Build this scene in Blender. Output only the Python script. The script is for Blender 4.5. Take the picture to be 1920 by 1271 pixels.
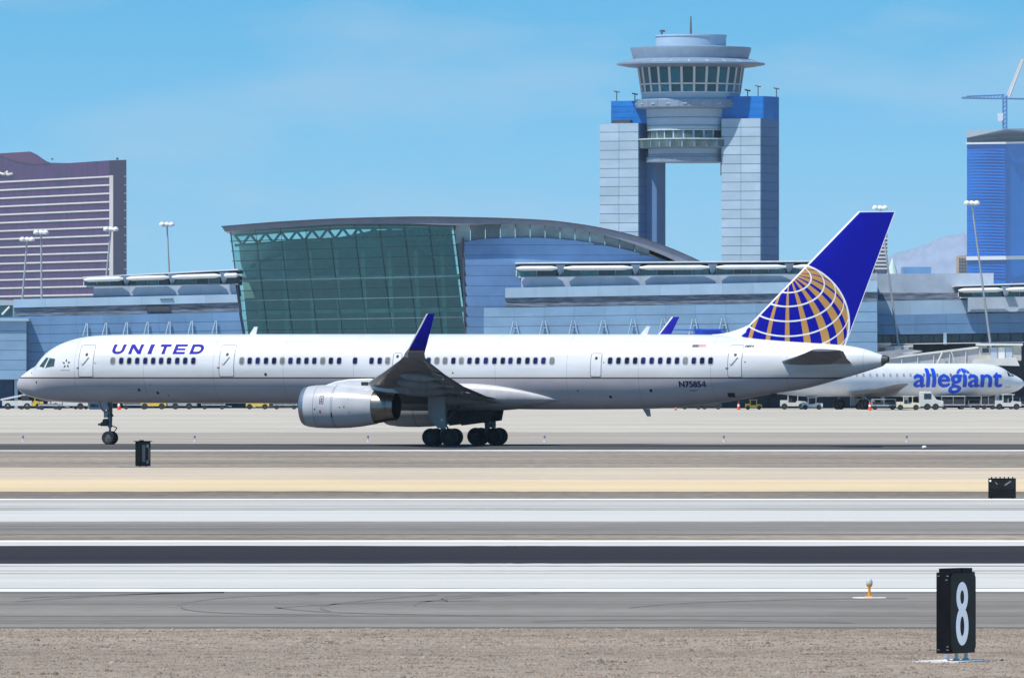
import bpy, bmesh, math, random
import numpy as np
from mathutils import Vector, Matrix

random.seed(7)
for o in list(bpy.data.objects):
    bpy.data.objects.remove(o, do_unlink=True)
SC = bpy.context.scene
COL = SC.collection

# ------------------------------------------------------------------ camera, sky, sun, exposure
F, HZ, CX, CH = 20000.0, 690.0, 960.0, 4.5      # focal length in photo pixels, horizon row, centre column, eye height
cam = bpy.data.cameras.new('camera')
cam.sensor_width = 36.0
cam.lens = F / 1920.0 * 36.0
cam.shift_y = (HZ - 635.5) / 1920.0
cam.clip_start = 1.0
cam.clip_end = 60000.0
camo = bpy.data.objects.new('camera', cam)
COL.objects.link(camo)
camo.location = (0, 0, CH)
camo.rotation_euler = (math.radians(90), 0, 0)
SC.camera = camo

SUN_DIR = Vector((-0.36, -0.34, 0.87)).normalized()          # towards the sun
world = bpy.data.worlds.new('World')
SC.world = world
world.use_nodes = True
wn, wl = world.node_tree.nodes, world.node_tree.links
wn.clear()
wout = wn.new('ShaderNodeOutputWorld')
wbg = wn.new('ShaderNodeBackground')
wbg.inputs['Strength'].default_value = 0.10
sky = wn.new('ShaderNodeTexSky')
sky.sky_type = 'NISHITA'
sky.sun_disc = False
sky.sun_elevation = math.asin(SUN_DIR.z)
sky.sun_rotation = math.atan2(SUN_DIR.x, SUN_DIR.y)
sky.altitude = 600
sky.air_density = 1.0
sky.dust_density = 0.3
sky.ozone_density = 2.5
tc = wn.new('ShaderNodeTexCoord')
add = wn.new('ShaderNodeVectorMath'); add.operation = 'MULTIPLY_ADD'
add.inputs[1].default_value = (1, 1, 3.2)
add.inputs[2].default_value = (0, 0, 0.085)
nrm = wn.new('ShaderNodeVectorMath'); nrm.operation = 'NORMALIZE'
wl.new(tc.outputs['Generated'], add.inputs[0])
wl.new(add.outputs[0], nrm.inputs[0])
wl.new(nrm.outputs[0], sky.inputs['Vector'])
hs = wn.new('ShaderNodeHueSaturation')
hs.inputs['Hue'].default_value = 0.48
hs.inputs['Saturation'].default_value = 1.55
hs.inputs['Value'].default_value = 1.56
wl.new(sky.outputs[0], hs.inputs['Color'])
cmap = wn.new('ShaderNodeMapping')
cmap.inputs['Scale'].default_value = (22, 22, 90)
cn = wn.new('ShaderNodeTexNoise')
cn.inputs['Scale'].default_value = 1.0
cn.inputs['Detail'].default_value = 6
cn.inputs['Roughness'].default_value = 0.55
wl.new(tc.outputs['Generated'], cmap.inputs['Vector'])
wl.new(cmap.outputs[0], cn.inputs['Vector'])
cr = wn.new('ShaderNodeMapRange')
cr.inputs['From Min'].default_value = 0.48
cr.inputs['From Max'].default_value = 0.78
cr.inputs['To Max'].default_value = 0.42
wl.new(cn.outputs['Fac'], cr.inputs['Value'])
cm = wn.new('ShaderNodeMix'); cm.data_type = 'RGBA'
cm.inputs[7].default_value = (7.4, 7.6, 8.0, 1)
wl.new(cr.outputs[0], cm.inputs[0])
wl.new(hs.outputs[0], cm.inputs[6])
wl.new(cm.outputs[2], wbg.inputs['Color'])
wl.new(wbg.outputs[0], wout.inputs['Surface'])

sunl = bpy.data.lights.new('sun', 'SUN')
sunl.energy = 5.0
sunl.angle = math.radians(0.53)
sunl.color = (1.0, 0.93, 0.83)
suno = bpy.data.objects.new('sun', sunl)
COL.objects.link(suno)
suno.location = (0, 300, 200)
suno.rotation_euler = (-SUN_DIR).to_track_quat('-Z', 'Y').to_euler()

SC.view_settings.view_transform = 'Standard'
SC.view_settings.look = 'None'
SC.view_settings.gamma = 1.0
SC.view_settings.exposure = -0.05
SC.view_settings.use_curve_mapping = False
SC.render.engine = 'CYCLES'
SC.cycles.use_denoising = True
SC.cycles.max_bounces = 8
SC.cycles.transparent_max_bounces = 16
SC.cycles.volume_bounces = 2
SC.cycles.sample_clamp_indirect = 6.0


# ------------------------------------------------------------------ helpers
def lin(r, g, b):
    def f(c):
        c /= 255.0
        return c / 12.92 if c <= 0.04045 else ((c + 0.055) / 1.055) ** 2.4
    return (f(r), f(g), f(b), 1.0)


def W(px, py, Y):
    return Vector(((px - CX) * Y / F, Y, CH - (py - HZ) * Y / F))


def gy(py):
    """distance of the ground seen in photo row py"""
    return F * CH / (py - HZ)


MATS = {}


def mat(name, col, rough=0.6, metal=0.0, var=0.10, scale=3.0, stretch=(1, 1, 1), bump=0.0, spec=0.5, coat=0.0, detail=5, var2=None, orand=0.0):
    """procedural paint/stone/metal: base colour broken up by noise, optional bump"""
    if name in MATS:
        return MATS[name]
    m = bpy.data.materials.new(name)
    m.use_nodes = True
    n, l = m.node_tree.nodes, m.node_tree.links
    b = n['Principled BSDF']
    b.inputs['Roughness'].default_value = rough
    b.inputs['Metallic'].default_value = metal
    b.inputs['Specular IOR Level'].default_value = spec
    b.inputs['Coat Weight'].default_value = coat
    t = n.new('ShaderNodeTexCoord')
    mp = n.new('ShaderNodeMapping')
    mp.inputs['Scale'].default_value = stretch
    l.new(t.outputs['Object'], mp.inputs['Vector'])
    ns = n.new('ShaderNodeTexNoise')
    ns.inputs['Scale'].default_value = scale
    ns.inputs['Detail'].default_value = detail
    ns.inputs['Roughness'].default_value = 0.6
    l.new(mp.outputs[0], ns.inputs['Vector'])
    rp = n.new('ShaderNodeValToRGB')
    c0 = [max(0, c * (1 - var * 1.6)) for c in col[:3]]
    c1 = [min(1, c * (1 + var * 1.6)) for c in col[:3]]
    rp.color_ramp.elements[0].position = 0.3
    rp.color_ramp.elements[1].position = 0.7
    rp.color_ramp.elements[0].color = (*(var2[:3] if var2 else c0), 1)
    rp.color_ramp.elements[1].color = (*c1, 1)
    l.new(ns.outputs['Fac'], rp.inputs['Fac'])
    if orand:
        oi = n.new('ShaderNodeObjectInfo')
        om = n.new('ShaderNodeMapRange'); om.inputs['To Min'].default_value = 1 - orand; om.inputs['To Max'].default_value = 1 + orand
        l.new(oi.outputs['Random'], om.inputs['Value'])
        ov = n.new('ShaderNodeVectorMath'); ov.operation = 'SCALE'
        l.new(rp.outputs[0], ov.inputs[0]); l.new(om.outputs[0], ov.inputs['Scale'])
        l.new(ov.outputs[0], b.inputs['Base Color'])
    else:
        l.new(rp.outputs[0], b.inputs['Base Color'])
    if bump:
        bp = n.new('ShaderNodeBump')
        bp.inputs['Strength'].default_value = bump
        bp.inputs['Distance'].default_value = 0.05
        l.new(ns.outputs['Fac'], bp.inputs['Height'])
        l.new(bp.outputs[0], b.inputs['Normal'])
    MATS[name] = m
    return m


def glass_mat(name, tint, refl=0.10, opacity=0.0, rough=0.03):
    """thin pane: tinted see-through plus sharp reflection"""
    if name in MATS:
        return MATS[name]
    m = bpy.data.materials.new(name)
    m.use_nodes = True
    n, l = m.node_tree.nodes, m.node_tree.links
    n.clear()
    out = n.new('ShaderNodeOutputMaterial')
    tr = n.new('ShaderNodeBsdfTransparent')
    oi = n.new('ShaderNodeObjectInfo')
    om = n.new('ShaderNodeMapRange'); om.inputs['To Min'].default_value = 0.78; om.inputs['To Max'].default_value = 1.12
    l.new(oi.outputs['Random'], om.inputs['Value'])
    ov = n.new('ShaderNodeVectorMath'); ov.operation = 'SCALE'; ov.inputs[0].default_value = tint[:3]
    l.new(om.outputs[0], ov.inputs['Scale'])
    l.new(ov.outputs[0], tr.inputs[0])
    gl = n.new('ShaderNodeBsdfGlossy'); gl.inputs['Roughness'].default_value = rough
    gl.inputs[0].default_value = (0.8, 0.95, 0.95, 1)
    fr = n.new('ShaderNodeFresnel'); fr.inputs['IOR'].default_value = 1.5
    ad = n.new('ShaderNodeMath'); ad.operation = 'ADD'; ad.inputs[1].default_value = refl
    t = n.new('ShaderNodeTexCoord')
    ns = n.new('ShaderNodeTexNoise'); ns.inputs['Scale'].default_value = 0.5
    l.new(t.outputs['Object'], ns.inputs['Vector'])
    bp = n.new('ShaderNodeBump'); bp.inputs['Strength'].default_value = 0.08
    l.new(ns.outputs['Fac'], bp.inputs['Height'])
    l.new(bp.outputs[0], gl.inputs['Normal'])
    l.new(fr.outputs[0], ad.inputs[0])
    mx = n.new('ShaderNodeMixShader')
    l.new(ad.outputs[0], mx.inputs[0])
    l.new(tr.outputs[0], mx.inputs[1])
    l.new(gl.outputs[0], mx.inputs[2])
    l.new(mx.outputs[0], out.inputs['Surface'])
    MATS[name] = m
    return m


class MB:
    """collects shapes; build() links them as one mesh object"""

    def __init__(s):
        s.v, s.f, s.mi = [], [], []

    def add(s, vs, fs, mi=0):
        k = len(s.v)
        s.v += [tuple(p) for p in vs]
        s.f += [tuple(i + k for i in q) for q in fs]
        s.mi += [mi] * len(fs)
        return s

    def box(s, a, b, mi=0):
        x0, y0, z0 = a
        x1, y1, z1 = b
        vs = [(x0, y0, z0), (x1, y0, z0), (x1, y1, z0), (x0, y1, z0), (x0, y0, z1), (x1, y0, z1), (x1, y1, z1), (x0, y1, z1)]
        return s.add(vs, [(0, 3, 2, 1), (4, 5, 6, 7), (0, 1, 5, 4), (1, 2, 6, 5), (2, 3, 7, 6), (3, 0, 4, 7)], mi)

    def prism(s, pts, d, mi=0):
        """closed outline (list of points) swept by vector d"""
        n = len(pts)
        d = Vector(d)
        vs = [Vector(p) for p in pts] + [Vector(p) + d for p in pts]
        fs = [tuple(range(n)), tuple(range(2 * n - 1, n - 1, -1))]
        fs += [(i, i + n, (i + 1) % n + n, (i + 1) % n) for i in range(n)]
        return s.add(vs, fs, mi)

    def tube(s, p0, p1, r0, r1=None, n=10, mi=0):
        r1 = r0 if r1 is None else r1
        p0, p1 = Vector(p0), Vector(p1)
        ax = (p1 - p0).normalized()
        u = ax.orthogonal().normalized()
        w = ax.cross(u)
        vs = []
        for p, r in ((p0, r0), (p1, r1)):
            for i in range(n):
                a = 2 * math.pi * i / n
                vs.append(p + (u * math.cos(a) + w * math.sin(a)) * r)
        fs = [(i, (i + 1) % n, (i + 1) % n + n, i + n) for i in range(n)]
        fs += [tuple(range(n - 1, -1, -1)), tuple(range(n, 2 * n))]
        return s.add(vs, fs, mi)

    def path(s, pts, r, n=8, mi=0):
        for a, b in zip(pts[:-1], pts[1:]):
            s.tube(a, b, r, r, n, mi)
        return s

    def loft(s, rings, cap=True, closed=True, mi=0):
        n = len(rings[0])
        vs = [p for r in rings for p in r]
        fs = []
        for j in range(len(rings) - 1):
            for i in range(n if closed else n - 1):
                a, b = j * n + i, j * n + (i + 1) % n
                fs.append((a, b, b + n, a + n))
        if cap:
            fs.append(tuple(range(n - 1, -1, -1)))
            k = (len(rings) - 1) * n
            fs.append(tuple(range(k, k + n)))
        return s.add(vs, fs, mi)

    def lathe(s, prof, c=(0, 0, 0), axis='z', n=40, mi=0, cap=False):
        """prof: (radius, along-axis) list"""
        rings = []
        for r, h in prof:
            ring = []
            for i in range(n):
                a = 2 * math.pi * i / n
                p, q = r * math.cos(a), r * math.sin(a)
                if axis == 'z':
                    ring.append((c[0] + p, c[1] + q, c[2] + h))
                elif axis == 'x':
                    ring.append((c[0] + h, c[1] + p, c[2] + q))
                else:
                    ring.append((c[0] + q, c[1] + h, c[2] + p))
            rings.append(ring)
        return s.loft(rings, cap=cap, mi=mi)

    def mesh(s, name, mats, smooth=False):
        me = bpy.data.meshes.new(name)
        me.from_pydata(s.v, [], s.f)
        for m in (mats if isinstance(mats, (list, tuple)) else [mats]):
            me.materials.append(m)
        me.polygons.foreach_set('material_index', s.mi)
        bm = bmesh.new(); bm.from_mesh(me)
        bmesh.ops.recalc_face_normals(bm, faces=bm.faces)
        bm.to_mesh(me); bm.free()
        if smooth:
            me.polygons.foreach_set('use_smooth', [True] * len(me.polygons))
            if smooth != 'all':
                me.set_sharp_from_angle(angle=math.radians(smooth if smooth is not True else 35))
        return me

    def build(s, name, mats, parent=None, smooth=False):
        return link(name, s.mesh(name, mats, smooth), parent)


def link(name, me, parent=None):
    o = bpy.data.objects.new(name, me)
    COL.objects.link(o)
    if parent:
        o.parent = parent
    return o


def tag(o, label=None, cat=None, group=None, kind=None):
    if label: o['label'] = label
    if cat: o['category'] = cat
    if group: o['group'] = group
    if kind: o['kind'] = kind
    return o


def thing(name, label, cat, loc=(0, 0, 0), rz=0.0, group=None):
    o = bpy.data.objects.new(name, None)
    o.empty_display_size = 0.5
    COL.objects.link(o)
    o.location = loc
    o.rotation_euler = (0, 0, rz)
    return tag(o, label, cat, group)


def copy_tree(o, parent=None):
    c = o.copy()
    COL.objects.link(c)
    if parent:
        c.parent = parent
    for ch in list(o.children):
        copy_tree(ch, c)
    return c


def pchip(xs, ys):
    xs, ys = np.array(xs, float), np.array(ys, float)
    h = np.diff(xs); d = np.diff(ys) / h
    m = np.zeros_like(xs)
    m[0], m[-1] = d[0], d[-1]
    for i in range(1, len(xs) - 1):
        if d[i - 1] * d[i] <= 0:
            m[i] = 0
        else:
            w1, w2 = 2 * h[i] + h[i - 1], h[i] + 2 * h[i - 1]
            m[i] = (w1 + w2) / (w1 / d[i - 1] + w2 / d[i])

    def f(x):
        x = min(max(x, xs[0]), xs[-1])
        i = min(max(int(np.searchsorted(xs, x)) - 1, 0), len(h) - 1)
        t = (x - xs[i]) / h[i]
        return float((2*t**3 - 3*t*t + 1) * ys[i] + (t**3 - 2*t*t + t) * h[i] * m[i] + (-2*t**3 + 3*t*t) * ys[i+1] + (t**3 - t*t) * h[i] * m[i+1])
    return f


def glyph(txt, bold=0.0, shear=0.0, res=4):
    """flat mesh data (verts2d normalised to a unit box, faces) of a word in the built-in face"""
    cu = bpy.data.curves.new('lettering', 'FONT')
    cu.body = txt
    cu.offset = bold
    cu.shear = shear
    cu.resolution_u = res
    ob = bpy.data.objects.new('lettering', cu)
    COL.objects.link(ob)
    bpy.context.view_layer.update()
    me = bpy.data.meshes.new_from_object(ob.evaluated_get(bpy.context.evaluated_depsgraph_get()))
    vs = [(v.co.x, v.co.y) for v in me.vertices]
    fs = [tuple(p.vertices) for p in me.polygons]
    bpy.data.objects.remove(ob)
    bpy.data.curves.remove(cu)
    bpy.data.meshes.remove(me)
    xs, ys = [v[0] for v in vs], [v[1] for v in vs]
    x0, x1, y0, y1 = min(xs), max(xs), min(ys), max(ys)
    return [((x - x0) / (x1 - x0), (y - y0) / (y1 - y0)) for x, y in vs], fs


# ------------------------------------------------------------------ ground: gravel desert, runways, taxiway, apron
def ground_mat(name, c, var, grain, streak, rough=0.95, bump=0.0, fine=0.5):
    """paving or gravel: fine grain, plus long streaks left along the direction of travel"""
    m = bpy.data.materials.new(name)
    m.use_nodes = True
    n, l = m.node_tree.nodes, m.node_tree.links
    b = n['Principled BSDF']
    b.inputs['Roughness'].default_value = rough
    b.inputs['Specular IOR Level'].default_value = 0.15
    t = n.new('ShaderNodeTexCoord')
    def noise(scale, st, det=6):
        mp = n.new('ShaderNodeMapping'); mp.inputs['Scale'].default_value = st
        l.new(t.outputs['Object'], mp.inputs['Vector'])
        x = n.new('ShaderNodeTexNoise'); x.inputs['Scale'].default_value = scale
        x.inputs['Detail'].default_value = det; x.inputs['Roughness'].default_value = 0.65
        l.new(mp.outputs[0], x.inputs['Vector'])
        return x
    n1 = noise(1.0, (0.011, streak, 1), 5)
    n2 = noise(grain, (0.45, 0.16, 1), 6)
    n3 = noise(1.0, (0.06, 0.02, 1), 3)
    n4 = noise(1.0, (0.02, streak * 7, 1), 4)
    def mr(src, lo, hi, a=0.25, bb=0.75):
        x = n.new('ShaderNodeMapRange')
        x.inputs['From Min'].default_value = a; x.inputs['From Max'].default_value = bb
        x.inputs['To Min'].default_value = lo; x.inputs['To Max'].default_value = hi
        l.new(src.outputs['Fac'], x.inputs['Value'])
        return x
    a1 = mr(n1, 1 - var * 1.25, 1 + var * 1.1, 0.33, 0.67)
    a2 = mr(n2, 1 - var * fine * 2, 1 + var * fine * 2)
    a3 = mr(n3, 1 - var * 0.6, 1 + var * 0.6)
    m1 = n.new('ShaderNodeMath'); m1.operation = 'MULTIPLY'
    m2 = n.new('ShaderNodeMath'); m2.operation = 'MULTIPLY'
    a4 = mr(n4, 1 - var * 0.9, 1 + var * 0.7, 0.33, 0.67)
    m0 = n.new('ShaderNodeMath'); m0.operation = 'MULTIPLY'
    l.new(a1.outputs[0], m0.inputs[0]); l.new(a4.outputs[0], m0.inputs[1])
    l.new(m0.outputs[0], m1.inputs[0]); l.new(a2.outputs[0], m1.inputs[1])
    l.new(m1.outputs[0], m2.inputs[0]); l.new(a3.outputs[0], m2.inputs[1])
    vm = n.new('ShaderNodeVectorMath'); vm.operation = 'SCALE'
    vm.inputs[0].default_value = c[:3]
    l.new(m2.outputs[0], vm.inputs['Scale'])
    l.new(vm.outputs[0], b.inputs['Base Color'])
    if bump:
        bp = n.new('ShaderNodeBump'); bp.inputs['Strength'].default_value = bump; bp.inputs['Distance'].default_value = 0.04
        l.new(n2.outputs['Fac'], bp.inputs['Height'])
        l.new(bp.outputs[0], b.inputs['Normal'])
    return m


RAG = random.Random(11)


def ragged(y, amp_px, x):
    """edge of a paved or gravelled strip: wavers by a fraction of a photo row"""
    a = amp_px * y * y / (F * CH)
    n = 220
    ph = [RAG.uniform(0, 6.28) for _ in range(6)]
    pts = []
    for k in range(n + 1):
        t = -1 + 2 * k / n
        xx = x * math.copysign(abs(t) ** 2.2, t)
        d = 0.0
        for q in range(6):
            d += math.sin(xx * (0.035 * 2.1 ** q) + ph[q]) / (1.45 ** q)
        pts.append((xx, y + a * d * 0.35 + RAG.uniform(-0.25, 0.25) * a))
    return pts


def sheet(name, y0, y1, z, m, x=420.0, kind='structure', parent=None, r0=0.0, r1=0.0):
    if r0 or r1:
        e0 = ragged(y0, r0, x)
        e1 = ragged(y1, r1, x)
        n = len(e0)
        o = MB().add([(a, b, z) for a, b in e0] + [(a, b, z) for a, b in e1], [(k, k + 1, n + k + 1, n + k) for k in range(n - 1)]).build(name, m, parent)
    else:
        o = MB().add([(-x, y0, z), (x, y0, z), (x, y1, z), (-x, y1, z)], [(0, 1, 2, 3)]).build(name, m, parent)
    if kind: o['kind'] = kind
    return o


GRAV = ground_mat('tan_gravel', (0.31, 0.255, 0.208), 0.22, 9.0, 0.02, bump=0.6, fine=0.9)
gnd = MB().add([(-3900, -80, 0), (3900, -80, 0), (3900, 43900, 0), (-3900, 43900, 0)], [(0, 1, 2, 3)]).build('ground', GRAV)
gnd['kind'] = 'structure'
asph_l = ground_mat('worn_asphalt', (0.235, 0.215, 0.195), 0.22, 3.0, 0.16, fine=0.25)
asph_d = ground_mat('dark_asphalt', (0.031, 0.029, 0.034), 0.16, 3.0, 0.10, fine=0.25)
asph_m = ground_mat('taxi_asphalt', (0.082, 0.078, 0.078), 0.14, 3.0, 0.08, fine=0.25)
conc_w = ground_mat('pale_concrete', (0.56, 0.555, 0.535), 0.07, 3.0, 0.22, fine=0.2)
conc_g = ground_mat('grey_concrete', (0.46, 0.45, 0.425), 0.13, 3.0, 0.12, fine=0.2)
conc_a = ground_mat('apron_concrete', (0.50, 0.455, 0.395), 0.10, 2.0, 0.03, fine=0.2)
conc_b = ground_mat('apron_concrete_worn', (0.37, 0.33, 0.285), 0.12, 2.0, 0.05, fine=0.2)
sand = ground_mat('pale_sand', (0.67, 0.53, 0.345), 0.09, 3.0, 0.05, fine=0.3)
sand2 = ground_mat('dusty_sand', (0.56, 0.465, 0.365), 0.11, 3.0, 0.05, fine=0.3)
gravb = ground_mat('brown_gravel', (0.215, 0.185, 0.155), 0.24, 4.0, 0.05, bump=0.4, fine=0.8)
gravc = ground_mat('mixed_gravel', (0.29, 0.245, 0.20), 0.24, 4.0, 0.06, bump=0.4, fine=0.8)
wpaint = ground_mat('runway_white_paint', (0.86, 0.87, 0.88), 0.05, 4.0, 0.3, fine=0.3)

rs = sheet('runway_shoulder', gy(1178), gy(1108), 0.006, asph_l, r0=1.6)
rp = sheet('runway', gy(1110), gy(1013), 0.010, conc_w, r0=0.3, r1=0.7)
ln = sheet('edge_line', gy(1109.6), gy(1104.8), 0.014, wpaint, kind=None, parent=rp, r0=0.25, r1=0.5)
rd = sheet('wheel_lane', gy(1057.5), gy(1024), 0.014, asph_d, kind=None, parent=rp, r0=1.2, r1=0.8)
rd['label'] = 'dark rubber-stained lane down the middle of the pale runway'
ln2 = sheet('edge_line', gy(1016.6), gy(1013.6), 0.014, wpaint, kind=None, parent=rp, r0=0.4, r1=0.4)
gv = sheet('gravel_strip', gy(1013) - 4, gy(1002.5) + 4, 0.004, gravc)
sh2 = sheet('taxiway_shoulder', gy(1002.5), gy(977), 0.007, asph_l, r0=1.3)
tw = sheet('parallel_taxiway', gy(979), gy(935), 0.011, conc_g, r0=0.9, r1=0.6)
pl = sheet('pale_lane', gy(978), gy(956), 0.015, conc_w, kind=None, parent=tw, r0=0.7, r1=1.4)
sheet('edge_line', gy(937.6), gy(935.6), 0.015, wpaint, kind=None, parent=tw, r0=0.4, r1=0.5)
sheet('gravel_verge', gy(937), gy(920), 0.002, gravb)
sheet('sand_strip', gy(922), gy(896), 0.004, sand, r0=1.6)
sheet('dusty_strip', gy(898), gy(875), 0.006, sand2, r0=1.8)
sheet('gravel_verge', gy(877), gy(843), 0.008, gravc, r0=1.2)
tx = sheet('taxiway', gy(845.5), gy(832.5), 0.012, asph_m, r0=0.5, r1=0.4)
sheet('edge_line', gy(845.6), gy(844.2), 0.016, wpaint, kind=None, parent=tx, r0=0.4, r1=0.4)
sheet('apron_edge', gy(835), gy(809), 0.004, conc_b)
sheet('apron', gy(811), 1700, 0.008, conc_a, x=700, r0=1.2)

jn = mat('dark_joint_sealant', (0.10, 0.092, 0.085, 1), 0.9, var=0.25, scale=0.5, stretch=(0.05, 1, 1))
jl = mat('faint_joint', (0.135, 0.125, 0.118, 1), 0.9, var=0.25, scale=0.5, stretch=(0.05, 1, 1))
for par, zj, py, th, m_ in ((rs, 0.0076, 1133, 1.0, jl), (rs, 0.0076, 1155, 1.2, jl), (rs, 0.0076, 1175.5, 1.0, jn), (rs, 0.0076, 1111.2, 1.0, jn), (rp, 0.0116, 1070, 0.7, jl), (rp, 0.0116, 1075.5, 0.6, jl),
                        (rp, 0.0116, 1061.2, 0.9, jn), (rp, 0.0116, 1103.8, 0.5, jl), (sh2, 0.0086, 1001.4, 1.3, jn), (sh2, 0.0086, 991, 0.8, jl), (tw, 0.0162, 953.5, 0.9, jl), (tw, 0.0162, 956.6, 0.8, jl),
                        (tx, 0.0136, 833.4, 0.9, jn), (tx, 0.0136, 842.6, 0.5, jn)):
    sheet('pavement_joint', gy(py + th), gy(py), zj, m_, kind=None, parent=par, r0=0.45, r1=0.45)

# curved tyre marks on the near shoulder
tm = mat('tyre_rubber_mark', (0.14, 0.132, 0.125, 1), 0.9, var=0.2, scale=2)
for pts in [((780, 1137), (760, 1126), (900, 1116), (1100, 1110)), ((515, 1141), (600, 1133), (700, 1128), (900, 1126)),
            ((515, 1138), (560, 1150), (760, 1153), (1000, 1155)), ((30, 1128), (160, 1119), (260, 1112), (420, 1111)),
            ((620, 1146), (560, 1138), (640, 1128), (820, 1115)), ((330, 1137), (360, 1124), (430, 1118), (600, 1113)),
            ((340, 1136), (330, 1148), (420, 1152), (640, 1153)), ((840, 1127), (790, 1119), (900, 1113), (1010, 1111)), ((40, 1122), (160, 1115), (300, 1113), (420, 1111)),
            ((1180, 1140), (1260, 1130), (1400, 1124), (1700, 1122)), ((1000, 1166), (1150, 1160), (1300, 1162), (1600, 1168))]:
    P = [Vector((W(px, py, gy(py)).x, gy(py), 0.0080)) for px, py in pts]
    vs = []
    for k in range(25):
        t = k / 24
        b = [(1-t)**3, 3*t*(1-t)**2, 3*t*t*(1-t), t**3]
        p = sum((P[i] * b[i] for i in range(4)), Vector())
        vs += [(p.x, p.y - 0.4, 0.0080), (p.x, p.y + 0.4, 0.0080)]
    mk = MB().add(vs, [(2*k, 2*k+2, 2*k+3, 2*k+1) for k in range(24)]).build('tyre_mark', tm, rs)

# loose stones on the near gravel: too many to count
vs, fs = [], []
rng = random.Random(3)
for k in range(60000):
    x, y = rng.uniform(-13, 13), rng.uniform(148, gy(1177.5))
    r = 0.007 + 0.022 * rng.random() ** 2.0 + (0.03 * rng.random() if rng.random() < 0.012 else 0)
    if y > gy(1178) - 1.2: r *= 0.6
    a = rng.uniform(0, 6.28)
    ca, sa = math.cos(a) * r * rng.uniform(0.9, 1.6), math.sin(a) * r * rng.uniform(0.8, 1.3)
    h = r * rng.uniform(0.6, 1.1)
    q = len(vs)
    vs += [(x + ca, y + sa, 0.0), (x - sa, y + ca, 0.0), (x - ca, y - sa, 0.0), (x + sa, y - ca, 0.0),
           (x + ca * 0.3, y + sa * 0.3, h), (x - ca * 0.45, y - sa * 0.4, h * 0.85)]
    fs += [(q, q+1, q+4), (q+1, q+5, q+4), (q+1, q+2, q+5), (q+2, q+3, q+5), (q+3, q+4, q+5), (q+3, q, q+4)]
stm = mat('desert_stone', (0.275, 0.22, 0.178, 1), 0.95, var=0.36, scale=1.1, detail=9, spec=0.2)
st = MB().add(vs, fs).build('loose_stones', stm)
tag(st, 'loose tan stones and gravel covering the near ground', 'gravel', kind='stuff')

# ------------------------------------------------------------------ main airliner
A = math.radians(20.6)
CA, SA = math.cos(A), math.sin(A)
X0, Y0 = -29.15, 629.0


def PL(px, py, y):
    """photo pixel at side distance y (negative = near side) -> station x, height z in airframe coordinates"""
    k = (px - CX) / F
    x = (k * (Y0 + y * CA) - X0 - y * SA) / (CA + k * SA)
    Y = Y0 - x * SA + y * CA
    return x, CH - (py - HZ) * Y / F


plane = thing('airliner', 'long white twin-engine airliner with blue tail taxiing across the photo', 'airplane', (X0, Y0, 0.012), -A)

tops = [(33, 721), (34.2, 715), (37.8, 708.6), (47.8, 699.8), (60.4, 691), (69.3, 686), (79.3, 673.5), (88.1, 663.5), (105.8, 650.6), (126, 641), (151, 633.8),
        (176, 630), (214, 628), (300, 627), (1200, 627), (1340, 628), (1440, 636), (1515, 642), (1586, 648), (1616, 653), (1641, 661), (1655, 666)]
bots = [(33, 721), (33.9, 727), (36, 732), (45, 739), (63, 746), (88, 751.5), (126, 754.5), (176, 756), (500, 756.5), (700, 758), (900, 766), (1035, 768), (1187, 767.3),
        (1262, 765), (1312, 760), (1363, 753.5), (1440, 740), (1502, 730.5), (1566, 714), (1616, 699.5), (1655, 687)]
ft = pchip(*zip(*[PL(a, b, 0) for a, b in tops]))
fb = pchip(*zip(*[PL(a, b, 0) for a, b in bots]))
XN, XT = PL(33, 721, 0)[0], PL(1655, 676, 0)[0]


def fus(x):
    t, b = ft(x), fb(x)
    h = max((t - b) / 2, 0.01)
    w = min(1.88, h * 0.945)
    return (t + b) / 2, h, w


def fy(x, z, off=0.008):
    zc, h, w = fus(x)
    q = max(0.0, 1 - ((z - zc) / h) ** 2)
    return -w * math.sqrt(q) - off


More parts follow.
